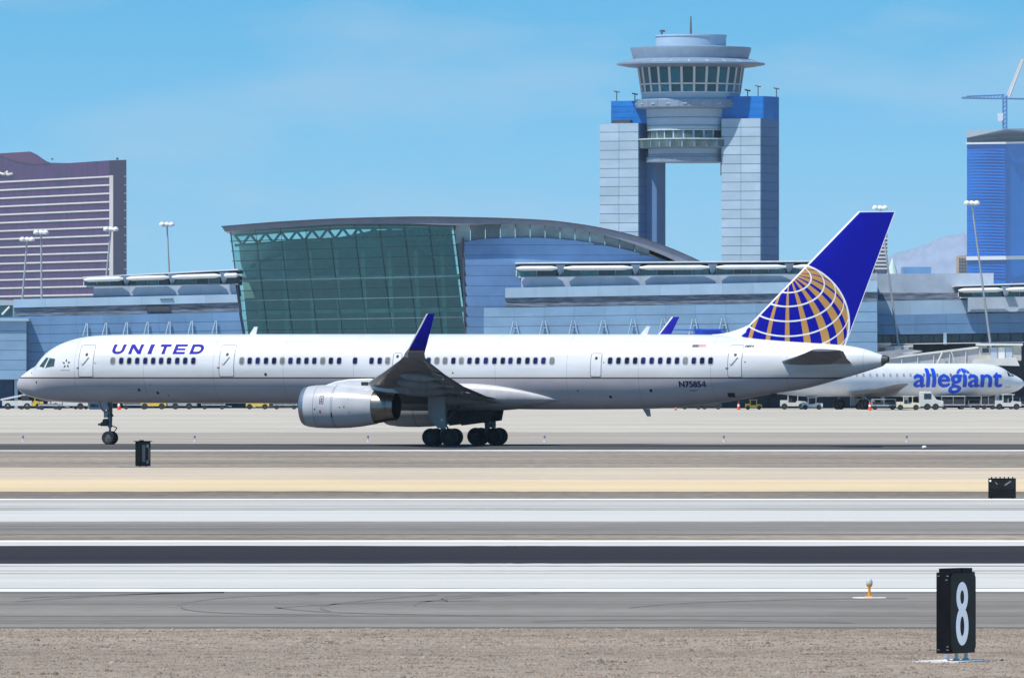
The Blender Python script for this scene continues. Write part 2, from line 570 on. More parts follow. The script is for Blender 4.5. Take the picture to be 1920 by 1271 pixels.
# fuselage paint: white above the cheatline, grey below, skin seams, dirt
def fus_mat():
    m = bpy.data.materials.new('fuselage_paint')
    m.use_nodes = True
    n, l = m.node_tree.nodes, m.node_tree.links
    b = n['Principled BSDF']
    b.inputs['Roughness'].default_value = 0.32
    b.inputs['Coat Weight'].default_value = 0.25
    b.inputs['Coat Roughness'].default_value = 0.1
    t = n.new('ShaderNodeTexCoord')
    sp = n.new('ShaderNodeSeparateXYZ')
    l.new(t.outputs['Object'], sp.inputs[0])
    zr = n.new('ShaderNodeValToRGB')
    mr = n.new('ShaderNodeMapRange')
    mr.inputs['From Min'].default_value = 3.0; mr.inputs['From Max'].default_value = 5.0
    l.new(sp.outputs['Z'], mr.inputs['Value'])
    l.new(mr.outputs[0], zr.inputs['Fac'])
    zr.color_ramp.interpolation = 'CONSTANT'
    e = zr.color_ramp.elements
    zl = (3.905 - 3.0) / 2
    e[0].position = 0; e[0].color = (0.56, 0.53, 0.57, 1)
    e[1].position = zl - 0.016; e[1].color = (0.05, 0.03, 0.03, 1)
    k = e.new(zl + 0.012); k.color = (0.50, 0.27, 0.12, 1)
    k = e.new(zl + 0.026); k.color = (0.74, 0.76, 0.79, 1)
    ns = n.new('ShaderNodeTexNoise'); ns.inputs['Scale'].default_value = 0.8; ns.inputs['Detail'].default_value = 6
    mp = n.new('ShaderNodeMapping'); mp.inputs['Scale'].default_value = (0.35, 1, 1.6)
    l.new(t.outputs['Object'], mp.inputs[0]); l.new(mp.outputs[0], ns.inputs['Vector'])
    dr = n.new('ShaderNodeMapRange'); dr.inputs['From Min'].default_value = 0.3; dr.inputs['From Max'].default_value = 0.75
    dr.inputs['To Min'].default_value = 1.04; dr.inputs['To Max'].default_value = 0.84
    l.new(ns.outputs['Fac'], dr.inputs['Value'])
    def seam(out, period, width, dark):
        d = n.new('ShaderNodeMath'); d.operation = 'PINGPONG'; d.inputs[1].default_value = period / 2
        l.new(out, d.inputs[0])
        c = n.new('ShaderNodeMath'); c.operation = 'LESS_THAN'; c.inputs[1].default_value = width
        l.new(d.outputs[0], c.inputs[0])
        g = n.new('ShaderNodeMapRange'); g.inputs['To Min'].default_value = 1.0; g.inputs['To Max'].default_value = dark
        l.new(c.outputs[0], g.inputs['Value'])
        return g
    s1 = seam(sp.outputs['X'], 4.4, 0.016, 0.72)
    s2 = seam(sp.outputs['Z'], 0.86, 0.010, 0.84)
    mm = n.new('ShaderNodeMath'); mm.operation = 'MULTIPLY'
    l.new(s1.outputs[0], mm.inputs[0]); l.new(s2.outputs[0], mm.inputs[1])
    m3 = n.new('ShaderNodeMath'); m3.operation = 'MULTIPLY'
    l.new(mm.outputs[0], m3.inputs[0]); l.new(dr.outputs[0], m3.inputs[1])
    vm = n.new('ShaderNodeVectorMath'); vm.operation = 'SCALE'
    l.new(zr.outputs[0], vm.inputs[0]); l.new(m3.outputs[0], vm.inputs['Scale'])
    l.new(vm.outputs[0], b.inputs['Base Color'])
    return m


FUSM = fus_mat()
WHITE = mat('white_paint', (0.74, 0.76, 0.79, 1), 0.3, var=0.04, scale=1.5, coat=0.2)
GREYP = mat('grey_paint', (0.40, 0.40, 0.42, 1), 0.42, var=0.10, scale=1.2, stretch=(0.6, 2, 1))
WINGG = mat('wing_grey', (0.22, 0.22, 0.235, 1), 0.45, var=0.16, scale=0.9, stretch=(2.2, 0.5, 1))
FAIRG = mat('fairing_grey', (0.47, 0.47, 0.50, 1), 0.38, var=0.08, scale=1.0)
NACM = mat('nacelle_paint', (0.50, 0.51, 0.545, 1), 0.30, var=0.05, scale=1.2, coat=0.25)
METAL = mat('bare_metal', (0.50, 0.50, 0.52, 1), 0.42, metal=1.0, var=0.08, scale=3)
BRONZE = mat('heat_stained_metal', (0.30, 0.27, 0.235, 1), 0.30, metal=1.0, var=0.18, scale=2.5)
DARKM = mat('dark_metal', (0.045, 0.045, 0.052, 1), 0.5, metal=0.3, var=0.2, scale=4)
STEEL = mat('gear_steel', (0.15, 0.155, 0.17, 1), 0.4, metal=0.4, var=0.2, scale=5)
RUBBER = mat('tyre_rubber', (0.018, 0.018, 0.02, 1), 0.8, var=0.2, scale=6)
BLACK = mat('black_paint', (0.012, 0.012, 0.014, 1), 0.45, var=0.2, scale=4)
BLUEP = mat('tail_blue', (0.006, 0.008, 0.30, 1), 0.3, var=0.10, scale=0.8, coat=0.3)
BLUET = mat('lettering_blue', (0.010, 0.004, 0.33, 1), 0.5, var=0.05, scale=2, spec=0.12)
GOLD = mat('gold_paint', (0.52, 0.30, 0.10, 1), 0.4, var=0.08, scale=2)
NAVY = mat('navy_lettering', (0.02, 0.022, 0.10, 1), 0.4, var=0.05, scale=3)
REDP = mat('red_paint', (0.45, 0.03, 0.03, 1), 0.5, var=0.1, scale=3)
WGLASS = mat('cabin_glass', (0.008, 0.010, 0.060, 1), 0.15, var=0.5, scale=1.5, spec=0.35, orand=0.45)
WSHADE = mat('cabin_shade', (0.17, 0.175, 0.18, 1), 0.4, var=0.2, scale=2)
COCK = mat('cockpit_glass', (0.05, 0.10, 0.11, 1), 0.08, var=0.5, scale=1.3, spec=0.8)
SEAM = mat('door_seam', (0.17, 0.17, 0.19, 1), 0.6, var=0.1, scale=3)

NS, NR = 130, 72
rings = []
for j in range(NS):
    t = j / (NS - 1)
    if t < 0.35:
        x = XN + 0.004 + (8.5) * (t / 0.35) ** 2.2
    else:
        x = XN + 8.504 + (XT - XN - 8.504) * (t - 0.35) / 0.65
    zc, h, w = fus(x)
    rings.append([(x, w * math.sin(2 * math.pi * i / NR), zc + h * math.cos(2 * math.pi * i / NR)) for i in range(NR)])
fuselage = MB().loft(rings).build('fuselage', FUSM, plane, smooth=60)

# tail cone exhaust
zc, h, w = fus(XT)
x2, z2 = PL(1666, 674, 0)
MB().loft([[(x, ww * math.sin(6.2832 * i / 24), z + hh * math.cos(6.2832 * i / 24)) for i in range(24)]
           for x, z, hh, ww in ((XT - 0.02, zc, h * 1.01, w * 1.01), (x2 - 0.12, z2, h * 0.66, w * 0.66), (x2, z2, h * 0.52, w * 0.52), (x2 - 0.25, z2, h * 0.42, w * 0.42))],
          ).build('tail_cone_exhaust', BRONZE, plane, smooth=35)


def conform(vs, fs, cuts=6, off=0.008, name='marking', m=None, parent=None, side=-1, thick=0.0):
    """lay flat (x,z) faces on the near side of the fuselage"""
    bm = bmesh.new()
    bv = [bm.verts.new((x, 0, z)) for x, z in vs]
    for f in fs:
        try:
            bm.faces.new([bv[i] for i in f])
        except ValueError:
            pass
    zs = [z for _, z in vs]
    for k in range(1, cuts):
        zc_ = min(zs) + (max(zs) - min(zs)) * k / cuts
        bmesh.ops.bisect_plane(bm, geom=bm.verts[:] + bm.edges[:] + bm.faces[:], plane_co=(0, 0, zc_), plane_no=(0, 0, 1))
    for v in bm.verts:
        v.co.y = fy(v.co.x, v.co.z, off) * (-side)
    bm.normal_update()
    for f in bm.faces:
        if f.normal.y * side < 0:
            f.normal_flip()
        f.smooth = m is not NAVY
    me = bpy.data.meshes.new(name)
    bm.to_mesh(me); bm.free()
    me.materials.append(m)
    return link(name, me, parent)


def rrect(w, h, r, n=4):
    pts = []
    for cx_, cz_, a0 in ((w/2-r, h/2-r, 0), (-w/2+r, h/2-r, 90), (-w/2+r, -h/2+r, 180), (w/2-r, -h/2+r, 270)):
        for k in range(n + 1):
            a = math.radians(a0 + 90 * k / n)
            pts.append((cx_ + r * math.cos(a), cz_ + r * math.sin(a)))
    return pts


def ringfaces(outer, inner):
    n = len(outer)
    return outer + inner, [(i, (i + 1) % n, n + (i + 1) % n, n + i) for i in range(n)]


def side_xz(px, py):
    y = -1.86
    for _ in range(4):
        x, z = PL(px, py, y)
        y = fy(x, z, 0)
    return x, z


# cabin windows
wz = side_xz(500, 676.8)[1]
win_px = [(211.5, 1), 227.4, 242.3, 257.4, 272.5, 287.3, 302.2, 317, 332.4, 347.3, 362.6,
          (453.3, 1), 468.2, 483.3, 498.9, 514, (529.4, 1), 544.7, 559.8, 574.7, 589.5, (605.2, 1), 620.5, 635.9, 665.8, 696.8, 712, (726.8, 1),
          758.5, 773.5, 788.5, 803.6, (819.2, 1), (834.6, 1), 850.2, (865, 1), 880.4, 895, 911, 927.2, 942.9, 957.2, 973, 989, 1004, 1019, (1035, 1),
          1144, 1159.7, 1175.6, 1191, 1206, 1222, 1238, 1254, (1269.5, 0), (1285, 1), 1301, 1316.6, 1332.4]
for wpx in win_px:
    px, shade = wpx if isinstance(wpx, tuple) else (wpx, 0)
    x = side_xz(px, 677)[0]
    P = [(x + a, wz + b) for a, b in rrect(0.27, 0.375, 0.09)]
    O = [(x + a, wz + b) for a, b in rrect(0.345, 0.455, 0.13)]
    pv = conform(P, [tuple(range(len(P)))], 4, 0.010, 'window', WSHADE if shade else WGLASS, plane)
    vs_, fs_ = ringfaces(O, P)
    conform(vs_, fs_, 4, 0.013, 'window_frame', GREYP if shade else FAIRG, pv)

# doors: outline, porthole, handle
def door(pxl, pxr, pyt, pyb, label, big=True, handle=True):
    x0, x1 = side_xz(pxl, 680)[0], side_xz(pxr, 680)[0]
    z1, z0 = side_xz((pxl + pxr) / 2, pyt)[1], side_xz((pxl + pxr) / 2, pyb)[1]
    cx_, cz_ = (x0 + x1) / 2, (z0 + z1) / 2
    w_, h_ = x1 - x0, z1 - z0
    O = [(cx_ + a, cz_ + b) for a, b in rrect(w_, h_, 0.12)]
    I = [(cx_ + a, cz_ + b) for a, b in rrect(w_ - 0.07, h_ - 0.07, 0.09)]
    d = conform(I, [tuple(range(len(I)))], 10, 0.009, 'door', WHITE, plane)
    d['label'] = label
    v_, f_ = ringfaces(O, I)
    conform(v_, f_, 10, 0.011, 'door_seam', SEAM, d)
    zt = z1 - h_ * 0.30 if big else z1 - h_ * 0.22
    C = [(cx_ + 0.09 * math.cos(a * 0.6283), zt + 0.1 * math.sin(a * 0.6283)) for a in range(10)]
    conform(C, [tuple(range(10))], 2, 0.012, 'porthole', BLACK, d)
    if handle:
        zc_ = z0 + h_ * 0.48
        hp = [(cx_ - 0.22, zc_ - 0.18), (cx_ - 0.14, zc_ - 0.22), (cx_ + 0.2, zc_ + 0.22), (cx_ + 0.13, zc_ + 0.26)]
        conform(hp, [(0, 1, 2, 3)], 3, 0.012, 'door_handle', SEAM, d)
        hp = [(cx_ - 0.30, zc_ - 0.10), (cx_ - 0.27, zc_ - 0.10), (cx_ - 0.19, zc_ - 0.25), (cx_ - 0.22, zc_ - 0.27)]
        conform(hp, [(0, 1, 2, 3)], 2, 0.012, 'handle_arrow', REDP, d)
    if big:
        conform([(x0 - 0.1, z0 + 0.48), (x0 + 0.06, z0 + 0.48), (x0 + 0.06, z0 + 0.57), (x0 - 0.1, z0 + 0.57)], [(0, 1, 2, 3)], 1, 0.014, 'door_hinge', SEAM, d)
    return d


door(147, 175, 647, 707, 'forward cabin door behind the cockpit')
door(410.5, 439, 647, 706.5, 'second cabin door behind the blue lettering')
door(1107, 1128, 662, 707, 'small emergency exit door aft of the wing', False, False)
door(1364, 1391, 647, 708, 'rear cabin door below the tail fin')
door(736, 753, 661.5, 694, 'overwing exit hatch partly behind the wingtip', False, False)


def merge_into(o, others):
    bm = bmesh.new()
    bm.from_mesh(o.data)
    for p in others:
        bm.from_mesh(p.data)
    bm.to_mesh(o.data)
    bm.free()
    for p in others:
        me_ = p.data
        bpy.data.objects.remove(p)
        bpy.data.meshes.remove(me_)


# lettering on the side
def side_text(txt, pxl, pxr, pyt, pyb, m, name, bold=0.0, shear=0.0, cuts=6, heavy=0.0):
    vs_, fs_ = glyph(txt, bold, shear)
    pm = (pyt + pyb) / 2
    x0, x1 = side_xz(pxl, pm)[0], side_xz(pxr, pm)[0]
    z1, z0 = side_xz((pxl + pxr) / 2, pyt)[1], side_xz((pxl + pxr) / 2, pyb)[1]
    def lay(k, dx, dz):
        return conform([(x0 + u * (x1 - x0) + dx, z0 + v * (z1 - z0) + dz) for u, v in vs_], fs_, cuts, 0.012 + 0.003 * k, name, m, plane)
    o = lay(0, 0, 0)
    if heavy:
        merge_into(o, [lay(k + 1, dx * heavy, dz * heavy) for k, (dx, dz) in enumerate(((1, 0), (-1, 0), (0, 0.7), (0, -0.7)))])
    return o


def side_line(pxl, pxr, pyt, pyb, m, name):
    """print too small to read: a thin bar"""
    pm = (pyt + pyb) / 2
    x0, x1 = side_xz(pxl, pm)[0], side_xz(pxr, pm)[0]
    z1, z0 = side_xz(pxl, pyt)[1], side_xz(pxl, pyb)[1]
    return conform([(x0, z0), (x1, z0), (x1, z1), (x0, z1)], [(0, 1, 2, 3)], 1, 0.012, name, m, plane)


Z1 = lambda v: v / 3.971


def block_letter(ch, s, t=0.25):
    """wide block capital in a unit box as butted pieces; s = upright width, t = bar height"""
    Q = []
    box = lambda a, b, c, d: Q.append([(a, b), (c, b), (c, d), (a, d)])

    def arc(cx_, cy_, rx, ry, a0, a1, n=10):
        ix, iy = rx - s, ry - t
        for k in range(n):
            p = []
            for f, (ex, ey) in ((k, (rx, ry)), (k + 1, (rx, ry)), (k + 1, (ix, iy)), (k, (ix, iy))):
                a = math.radians(a0 + (a1 - a0) * f / n)
                p.append((cx_ + ex * math.cos(a), cy_ + ey * math.sin(a)))
            Q.append(p)
    if ch == 'I': box(0, 0, 1, 1)
    if ch == 'T': box(0, 1 - t, 1, 1); box(0.5 - s / 2, 0, 0.5 + s / 2, 1 - t)
    if ch == 'E': box(0, 0, s, 1); box(s, 0, 1, t * 0.9); box(s, 0.5 - t * 0.42, 0.94, 0.5 + t * 0.42); box(s, 1 - t * 0.9, 1, 1)
    if ch == 'N': box(0, 0, s, 1); box(1 - s, 0, 1, 1); Q.append([(s, 1), (s, 0.60), (1 - s, 0), (1 - s, 0.40)])
    if ch == 'U': box(0, 0.45, s, 1); box(1 - s, 0.45, 1, 1); arc(0.5, 0.45, 0.5, 0.45, 180, 360)
    if ch == 'D': box(0, 0, s, 1); box(s, 0, 0.55, t); box(s, 1 - t, 0.55, 1); arc(0.55, 0.5, 0.45, 0.5, -90, 90)
    return Q


for ch, a, b in (('U', 838, 930), ('N', 967, 1060), ('I', 1110, 1140), ('T', 1187, 1265), ('E', 1297, 1386), ('D', 1422, 1518)):
    xa, xb = side_xz(Z1(a), 655)[0], side_xz(Z1(b), 655)[0]
    z1_, z0_ = side_xz(300, 646)[1], side_xz(300, 664)[1]
    q_ = block_letter(ch, 0.20 / (xb - xa))
    vs_ = [(xa + u * (xb - xa) + 0.10 * (v - 0.5), z0_ + v * (z1_ - z0_)) for p in q_ for u, v in p]
    conform(vs_, [tuple(range(4 * k, 4 * k + 4)) for k in range(len(q_))], 6, 0.012, 'letter', BLUET, plane)
reg = side_text('N7585', 1273.5, 1314.0, 715, 726, NAVY, 'registration', heavy=0.022)
ra, rb = side_xz(1315.6, 720.5)[0], side_xz(1324.0, 720.5)[0]
rt_, rb_ = side_xz(1320, 714.6)[1], side_xz(1320, 726.4)[1]
q4 = [[(0.58, 0), (0.82, 0), (0.82, 1), (0.58, 1)], [(0, 0.22), (0.58, 0.22), (0.58, 0.40), (0, 0.40)], [(0.82, 0.22), (1, 0.22), (1, 0.40), (0.82, 0.40)], [(0, 0.40), (0.24, 0.40), (0.58, 0.74), (0.58, 1.0)]]
merge_into(reg, [conform([(ra + u * (rb - ra), rb_ + v * (rt_ - rb_)) for p in q4 for u, v in p], [tuple(range(4 * k, 4 * k + 4)) for k in range(4)], 5, 0.012, 'registration', NAVY, plane)])
side_text('0854', 1397.5, 1413.5, 647.3, 651.2, NAVY, 'fleet_number', shear=0.2, cuts=2, heavy=0.008)
side_line(1292, 1309, 731.2, 731.9, NAVY, 'small_print')
side_line(1295, 1306, 733.6, 734.2, NAVY, 'small_print')
# flag: blue canton and red stripes
def side_quad(pxl, pxr, pyt, pyb, m, name, off=0.012, lean=0.0, parent=None):
    x0, x1 = side_xz(pxl, pyb)[0], side_xz(pxr, pyb)[0]
    z1, z0 = side_xz(pxl, pyt)[1], side_xz(pxl, pyb)[1]
    return conform([(x0, z0), (x1, z0), (x1 + lean, z1), (x0 + lean, z1)], [(0, 1, 2, 3)], 3, off, name, m, parent or plane)
fl = side_quad(1297.5, 1309, 646.5, 651.5, NAVY, 'flag')
for k in range(3):
    side_quad(1309.3, 1324.5, 646.6 + 1.9 * k, 647.4 + 1.9 * k, REDP, 'stripe', parent=fl)
# star emblem behind the cockpit: five kite pieces round an open centre
sx, sz = side_xz(124.3, 682)
for k in range(5):
    a = math.radians(90 + 72 * k)
    def q(r, da): return (sx + r * math.cos(a + da) * 1.0, sz + r * math.sin(a + da))
    conform([q(0.30, 0), q(0.17, 0.45), q(0.10, 0.05)], [(0, 1, 2)], 2, 0.012, 'star_piece', DARKM, plane)
    conform([q(0.30, 0), q(0.10, -0.05), q(0.16, -0.25)], [(0, 1, 2)], 2, 0.012, 'star_piece', SEAM, plane)
side_line(114, 131, 693.9, 694.6, SEAM, 'emblem_underline')
# cockpit panes
def zoom1(x, y): return x / 3.971, 560 + y / 3.971
for poly in ([(296, 503), (325, 511), (360, 446), (343, 442)], [(341, 512), (400, 502), (408, 452), (371, 446)]):
    pts = []
    for p in poly:
        px, py = zoom1(*p)
        pts.append(side_xz(px, py))
    cw = conform(pts, [(0, 1, 2, 3)], 5, 0.012, 'cockpit_window', COCK, plane)
    cxm, czm = sum(p[0] for p in pts) / 4, sum(p[1] for p in pts) / 4
    out = [(cxm + (x - cxm) * 1.13, czm + (z - czm) * 1.16) for x, z in pts]
    v_, f_ = ringfaces(out, pts)
    conform(v_, f_, 5, 0.010, 'window_frame', SEAM, cw)
    conform([(x, z) for x, z in pts], [(0, 1, 2, 3)], 5, 0.012, 'cockpit_window', COCK, plane, side=1)
# hatches, vents and probes on the belly grey
for px, py, r in ((261, 731.5, 0.09), (296, 737, 0.09), (316, 742, 0.04), (281, 722, 0.03), (68, 717, 0.06), (1145, 744.5, 0.09), (1220.5, 732.5, 0.1), (1083.5, 732.8, 0.05),
                  (849, 699.5, 0.05), (178, 681, 0.035), (498, 702, 0.09), (1397, 679, 0.04), (1132, 680, 0.035), (59, 699.5, 0.04)):
    x, z = side_xz(px, py)
    C = [(x + r * math.cos(a * 0.7854), z + r * math.sin(a * 0.7854)) for a in range(8)]
    conform(C, [tuple(range(8))], 2, 0.010, 'drain_port', DARKM, plane)
side_quad(1366, 1380, 737, 745, DARKM, 'outflow_vent', lean=0.05)
# blade antennas
def blade(px, top, base, lean, y=0.0, m=WHITE, w=0.42):
    x0, z0 = PL(px, base, 0)
    x1, z1 = PL(px + lean, top, 0)
    MB().prism([(x0 - w/2, -0.04, z0), (x0 + w/2, -0.04, z0), (x1 + w/4, -0.02, z1), (x1 - w/4, -0.02, z1)], (0, 0.06, 0)).build('blade_antenna', m, plane)
blade(474, 613, 628, 6)
blade(1207, 612, 628, 9)
blade(1212, 781, 767, 5, m=GREYP)
blade(1450, 746, 738, 4, m=DARKM, w=0.5)

# wing-body fairing
rings = []
xa, xb = PL(640, 760, 0)[0], PL(1050, 760, -1.8)[0]
for j in range(30):
    t = j / 29
    x = xa + (xb - xa) * t
    g = min(1.0, math.sin(math.pi * min(1, t / 0.30) / 2)) * (1.0 if t < 0.60 else max(0.0, math.cos(math.pi * (t - 0.60) / 0.80)) ** 0.8)
    zb = 2.62 - 0.60 * g
    zt = 2.60 + 1.35 * g
    wd = 1.20 + 0.86 * g
    zc_, hh = (zt + zb) / 2, (zt - zb) / 2 + 0.02
    rg = []
    for i in range(40):
        a = 2 * math.pi * i / 40
        c, s_ = math.cos(a), math.sin(a)
        rg.append((x, wd * math.copysign(abs(c) ** 0.75, c), zc_ + hh * math.copysign(abs(s_) ** 0.85, s_)))
    rings.append(rg)
MB().loft(rings).build('wing_fairing', FAIRG, plane, smooth=60)


# wings with blended winglets
def airfoil(xl, xt, y, z, tc, drop=0.0, n=14, up=(0, 0, 1)):
    c = xt - xl
    pts = []
    up = Vector(up)
    for s_ in (1, -1):
        rng_ = range(n, -1, -1) if s_ == 1 else range(1, n)
        for i in rng_:
            t = 0.5 - 0.5 * math.cos(math.pi * i / n)
            th = 5 * tc * (0.2969 * math.sqrt(t) - 0.126 * t - 0.3516 * t * t + 0.2843 * t**3 - 0.1036 * t**4)
            pts.append(Vector((xl + c * t, y, z - drop * t)) + up * (s_ * th * c * (1.05 if s_ == 1 else 0.95)))
    return pts


xl_t, zl_t = PL(757, 668.5, -19.0); xt_t, zt_t = PL(797, 671, -19.0)
xl_k, zl_k = PL(690, 719, -6.5); xt_k, zt_k = PL(868, 724, -6.5)
wl_l, wl_z = PL(799.5, 588.5, -20.35); wl_t, _z = PL(815, 586, -20.35)
wb_l, wb_z = PL(766, 652, -19.75); wb_t, _z = PL(799, 655, -19.75)
wing_st = [(-1.4, 21.6, 30.9, 3.05, 0.13, 0.34, (0, 0, 1)), (-3.2, 22.75, 30.8, 3.20, 0.125, 0.34, (0, 0, 1)), (-6.5, xl_k, xt_k, zl_k, 0.11, zl_k - zt_k, (0, 0, 1)),
           (-12.5, xl_k + (xl_t - xl_k) * 0.48, xt_k + (xt_t - xt_k) * 0.48, zl_k + (zl_t - zl_k) * 0.44, 0.105, 0.16, (0, 0, 1)),
           (-17.5, xl_k + (xl_t - xl_k) * 0.88, xt_k + (xt_t - xt_k) * 0.88, zl_k + (zl_t - zl_k) * 0.84, 0.10, 0.10, (0, 0, 1)),
           (-19.0, xl_t, xt_t, zl_t, 0.10, 0.06, (0, 0.2, 1))]
let_st = [(-19.0, xl_t, xt_t, zl_t, 0.10, 0.06, (0, 0.2, 1)), (-19.45, xl_t * 0.6 + wb_l * 0.4, xt_t * 0.6 + wb_t * 0.4, zl_t + (wb_z - zl_t) * 0.35, 0.095, 0.03, (0, 0.7, 0.7)),
          (-19.75, wb_l, wb_t, wb_z, 0.09, 0.0, (0, 0.95, 0.3))]
blu_st = [(-19.75, wb_l, wb_t, wb_z, 0.09, 0.0, (0, 0.95, 0.3)), (-20.1, wb_l + (wl_l - wb_l) * 0.62, wb_t + (wl_t - wb_t) * 0.62, wb_z + (wl_z - wb_z) * 0.62, 0.08, 0.0, (0, 0.98, 0.2)),
          (-20.35, wl_l, wl_t, wl_z, 0.07, 0.0, (0, 0.98, 0.2))]


def winglet_mat():
    m = bpy.data.materials.new('winglet_paint')
    m.use_nodes = True
    n, l = m.node_tree.nodes, m.node_tree.links
    b = n['Principled BSDF']; b.inputs['Roughness'].default_value = 0.35
    t = n.new('ShaderNodeTexCoord'); sp = n.new('ShaderNodeSeparateXYZ')
    l.new(t.outputs['Object'], sp.inputs[0])
    z0 = PL(780, 659, -19.75)[1]
    mr = n.new('ShaderNodeMapRange'); mr.inputs['From Min'].default_value = z0 - 1; mr.inputs['From Max'].default_value = z0 + 1
    l.new(sp.outputs['Z'], mr.inputs['Value'])
    r = n.new('ShaderNodeValToRGB'); r.color_ramp.interpolation = 'CONSTANT'
    e = r.color_ramp.elements
    e[0].color = (0.22, 0.22, 0.235, 1)
    e[1].position = 0.47; e[1].color = (0.50, 0.27, 0.12, 1)
    k = e.new(0.515); k.color = (0.002, 0.003, 0.32, 1)
    b.inputs['Specular IOR Level'].default_value = 0.2
    l.new(mr.outputs[0], r.inputs['Fac'])
    # bare metal leading edge
    dl = (wl_l - wb_l) / (wl_z - wb_z)
    ma = n.new('ShaderNodeMath'); ma.operation = 'MULTIPLY_ADD'; ma.inputs[1].default_value = -dl; ma.inputs[2].default_value = dl * wb_z - wb_l
    l.new(sp.outputs['Z'], ma.inputs[0])
    ad = n.new('ShaderNodeMath'); l.new(sp.outputs['X'], ad.inputs[0]); l.new(ma.outputs[0], ad.inputs[1])
    lt = n.new('ShaderNodeMath'); lt.operation = 'LESS_THAN'; lt.inputs[1].default_value = 0.10
    l.new(ad.outputs[0], lt.inputs[0])
    mx = n.new('ShaderNodeMix'); mx.data_type = 'RGBA'
    mx.inputs[7].default_value = (0.75, 0.75, 0.75, 1)
    l.new(lt.outputs[0], mx.inputs[0]); l.new(r.outputs[0], mx.inputs[6]); l.new(mx.outputs[2], b.inputs['Base Color'])
    return m


WLM = winglet_mat()
for sgn in (1, -1):
    S = [airfoil(xl, xt, y * sgn, z, tc, dr, up=(u[0], u[1] * sgn, u[2])) for y, xl, xt, z, tc, dr, u in wing_st]
    wg = MB().loft(S).build('wing', WINGG, plane, smooth=50)
    S = [airfoil(xl, xt, y * sgn, z, tc, dr, up=(u[0], u[1] * sgn, u[2])) for y, xl, xt, z, tc, dr, u in let_st + blu_st[1:]]
    MB().loft(S).build('winglet', WLM, wg, smooth=50)
    # slat line, aileron and flap pieces hung slightly below the trailing edge
    for y0_, y1_, f0, f1, dz in ((2.3, 6.2, 0.80, 1.06, 0.22), (6.9, 13.6, 0.80, 1.05, 0.16), (14.0, 18.2, 0.80, 1.01, 0.03)):
        def at_y(y_):
            ys = [-s[0] for s in wing_st]
            g = lambda k: float(np.interp(y_, ys, [s[k] for s in wing_st]))
            return g(1), g(2), g(3), g(5)
        R_ = []
        for y_ in (y0_, (y0_ + y1_) / 2, y1_):
            xl, xt, z, dr = at_y(y_)
            c = xt - xl
            R_.append(airfoil(xl + c * f0, xl + c * f1, -y_ * sgn, z - dr * 0.85 - dz * 0.4, 0.10, dz + 0.08, n=6))
        MB().loft(R_).build('flap' if y1_ < 14 else 'aileron', GREYP, wg, smooth=50)
    # flap track fairings
    for y_, ln_, r_ in ((3.9, 3.4, 0.30), (7.9, 4.2, 0.34), (11.0, 3.4, 0.27), (14.2, 2.6, 0.2)):
        xl, xt, z, dr = at_y(y_)
        x1 = xt + 0.22
        R_ = []
        for k in range(12):
            t = k / 11
            rr = r_ * (math.sin(math.pi * min(1, t * 1.15 + 0.03) ** 0.8) ** 0.7 if 0 < t < 0.87 else 0.25) + 0.015
            x = x1 - ln_ * (1 - t)
            zz = z - dr * 0.6 - 0.34 - 0.25 * t
            R_.append([(x, -y_ * sgn + rr * 0.6 * math.cos(i * 0.5236), zz + rr * 1.1 * math.sin(i * 0.5236)) for i in range(12)])
        MB().loft(R_).build('flap_track_fairing', WINGG, wg, smooth=50)

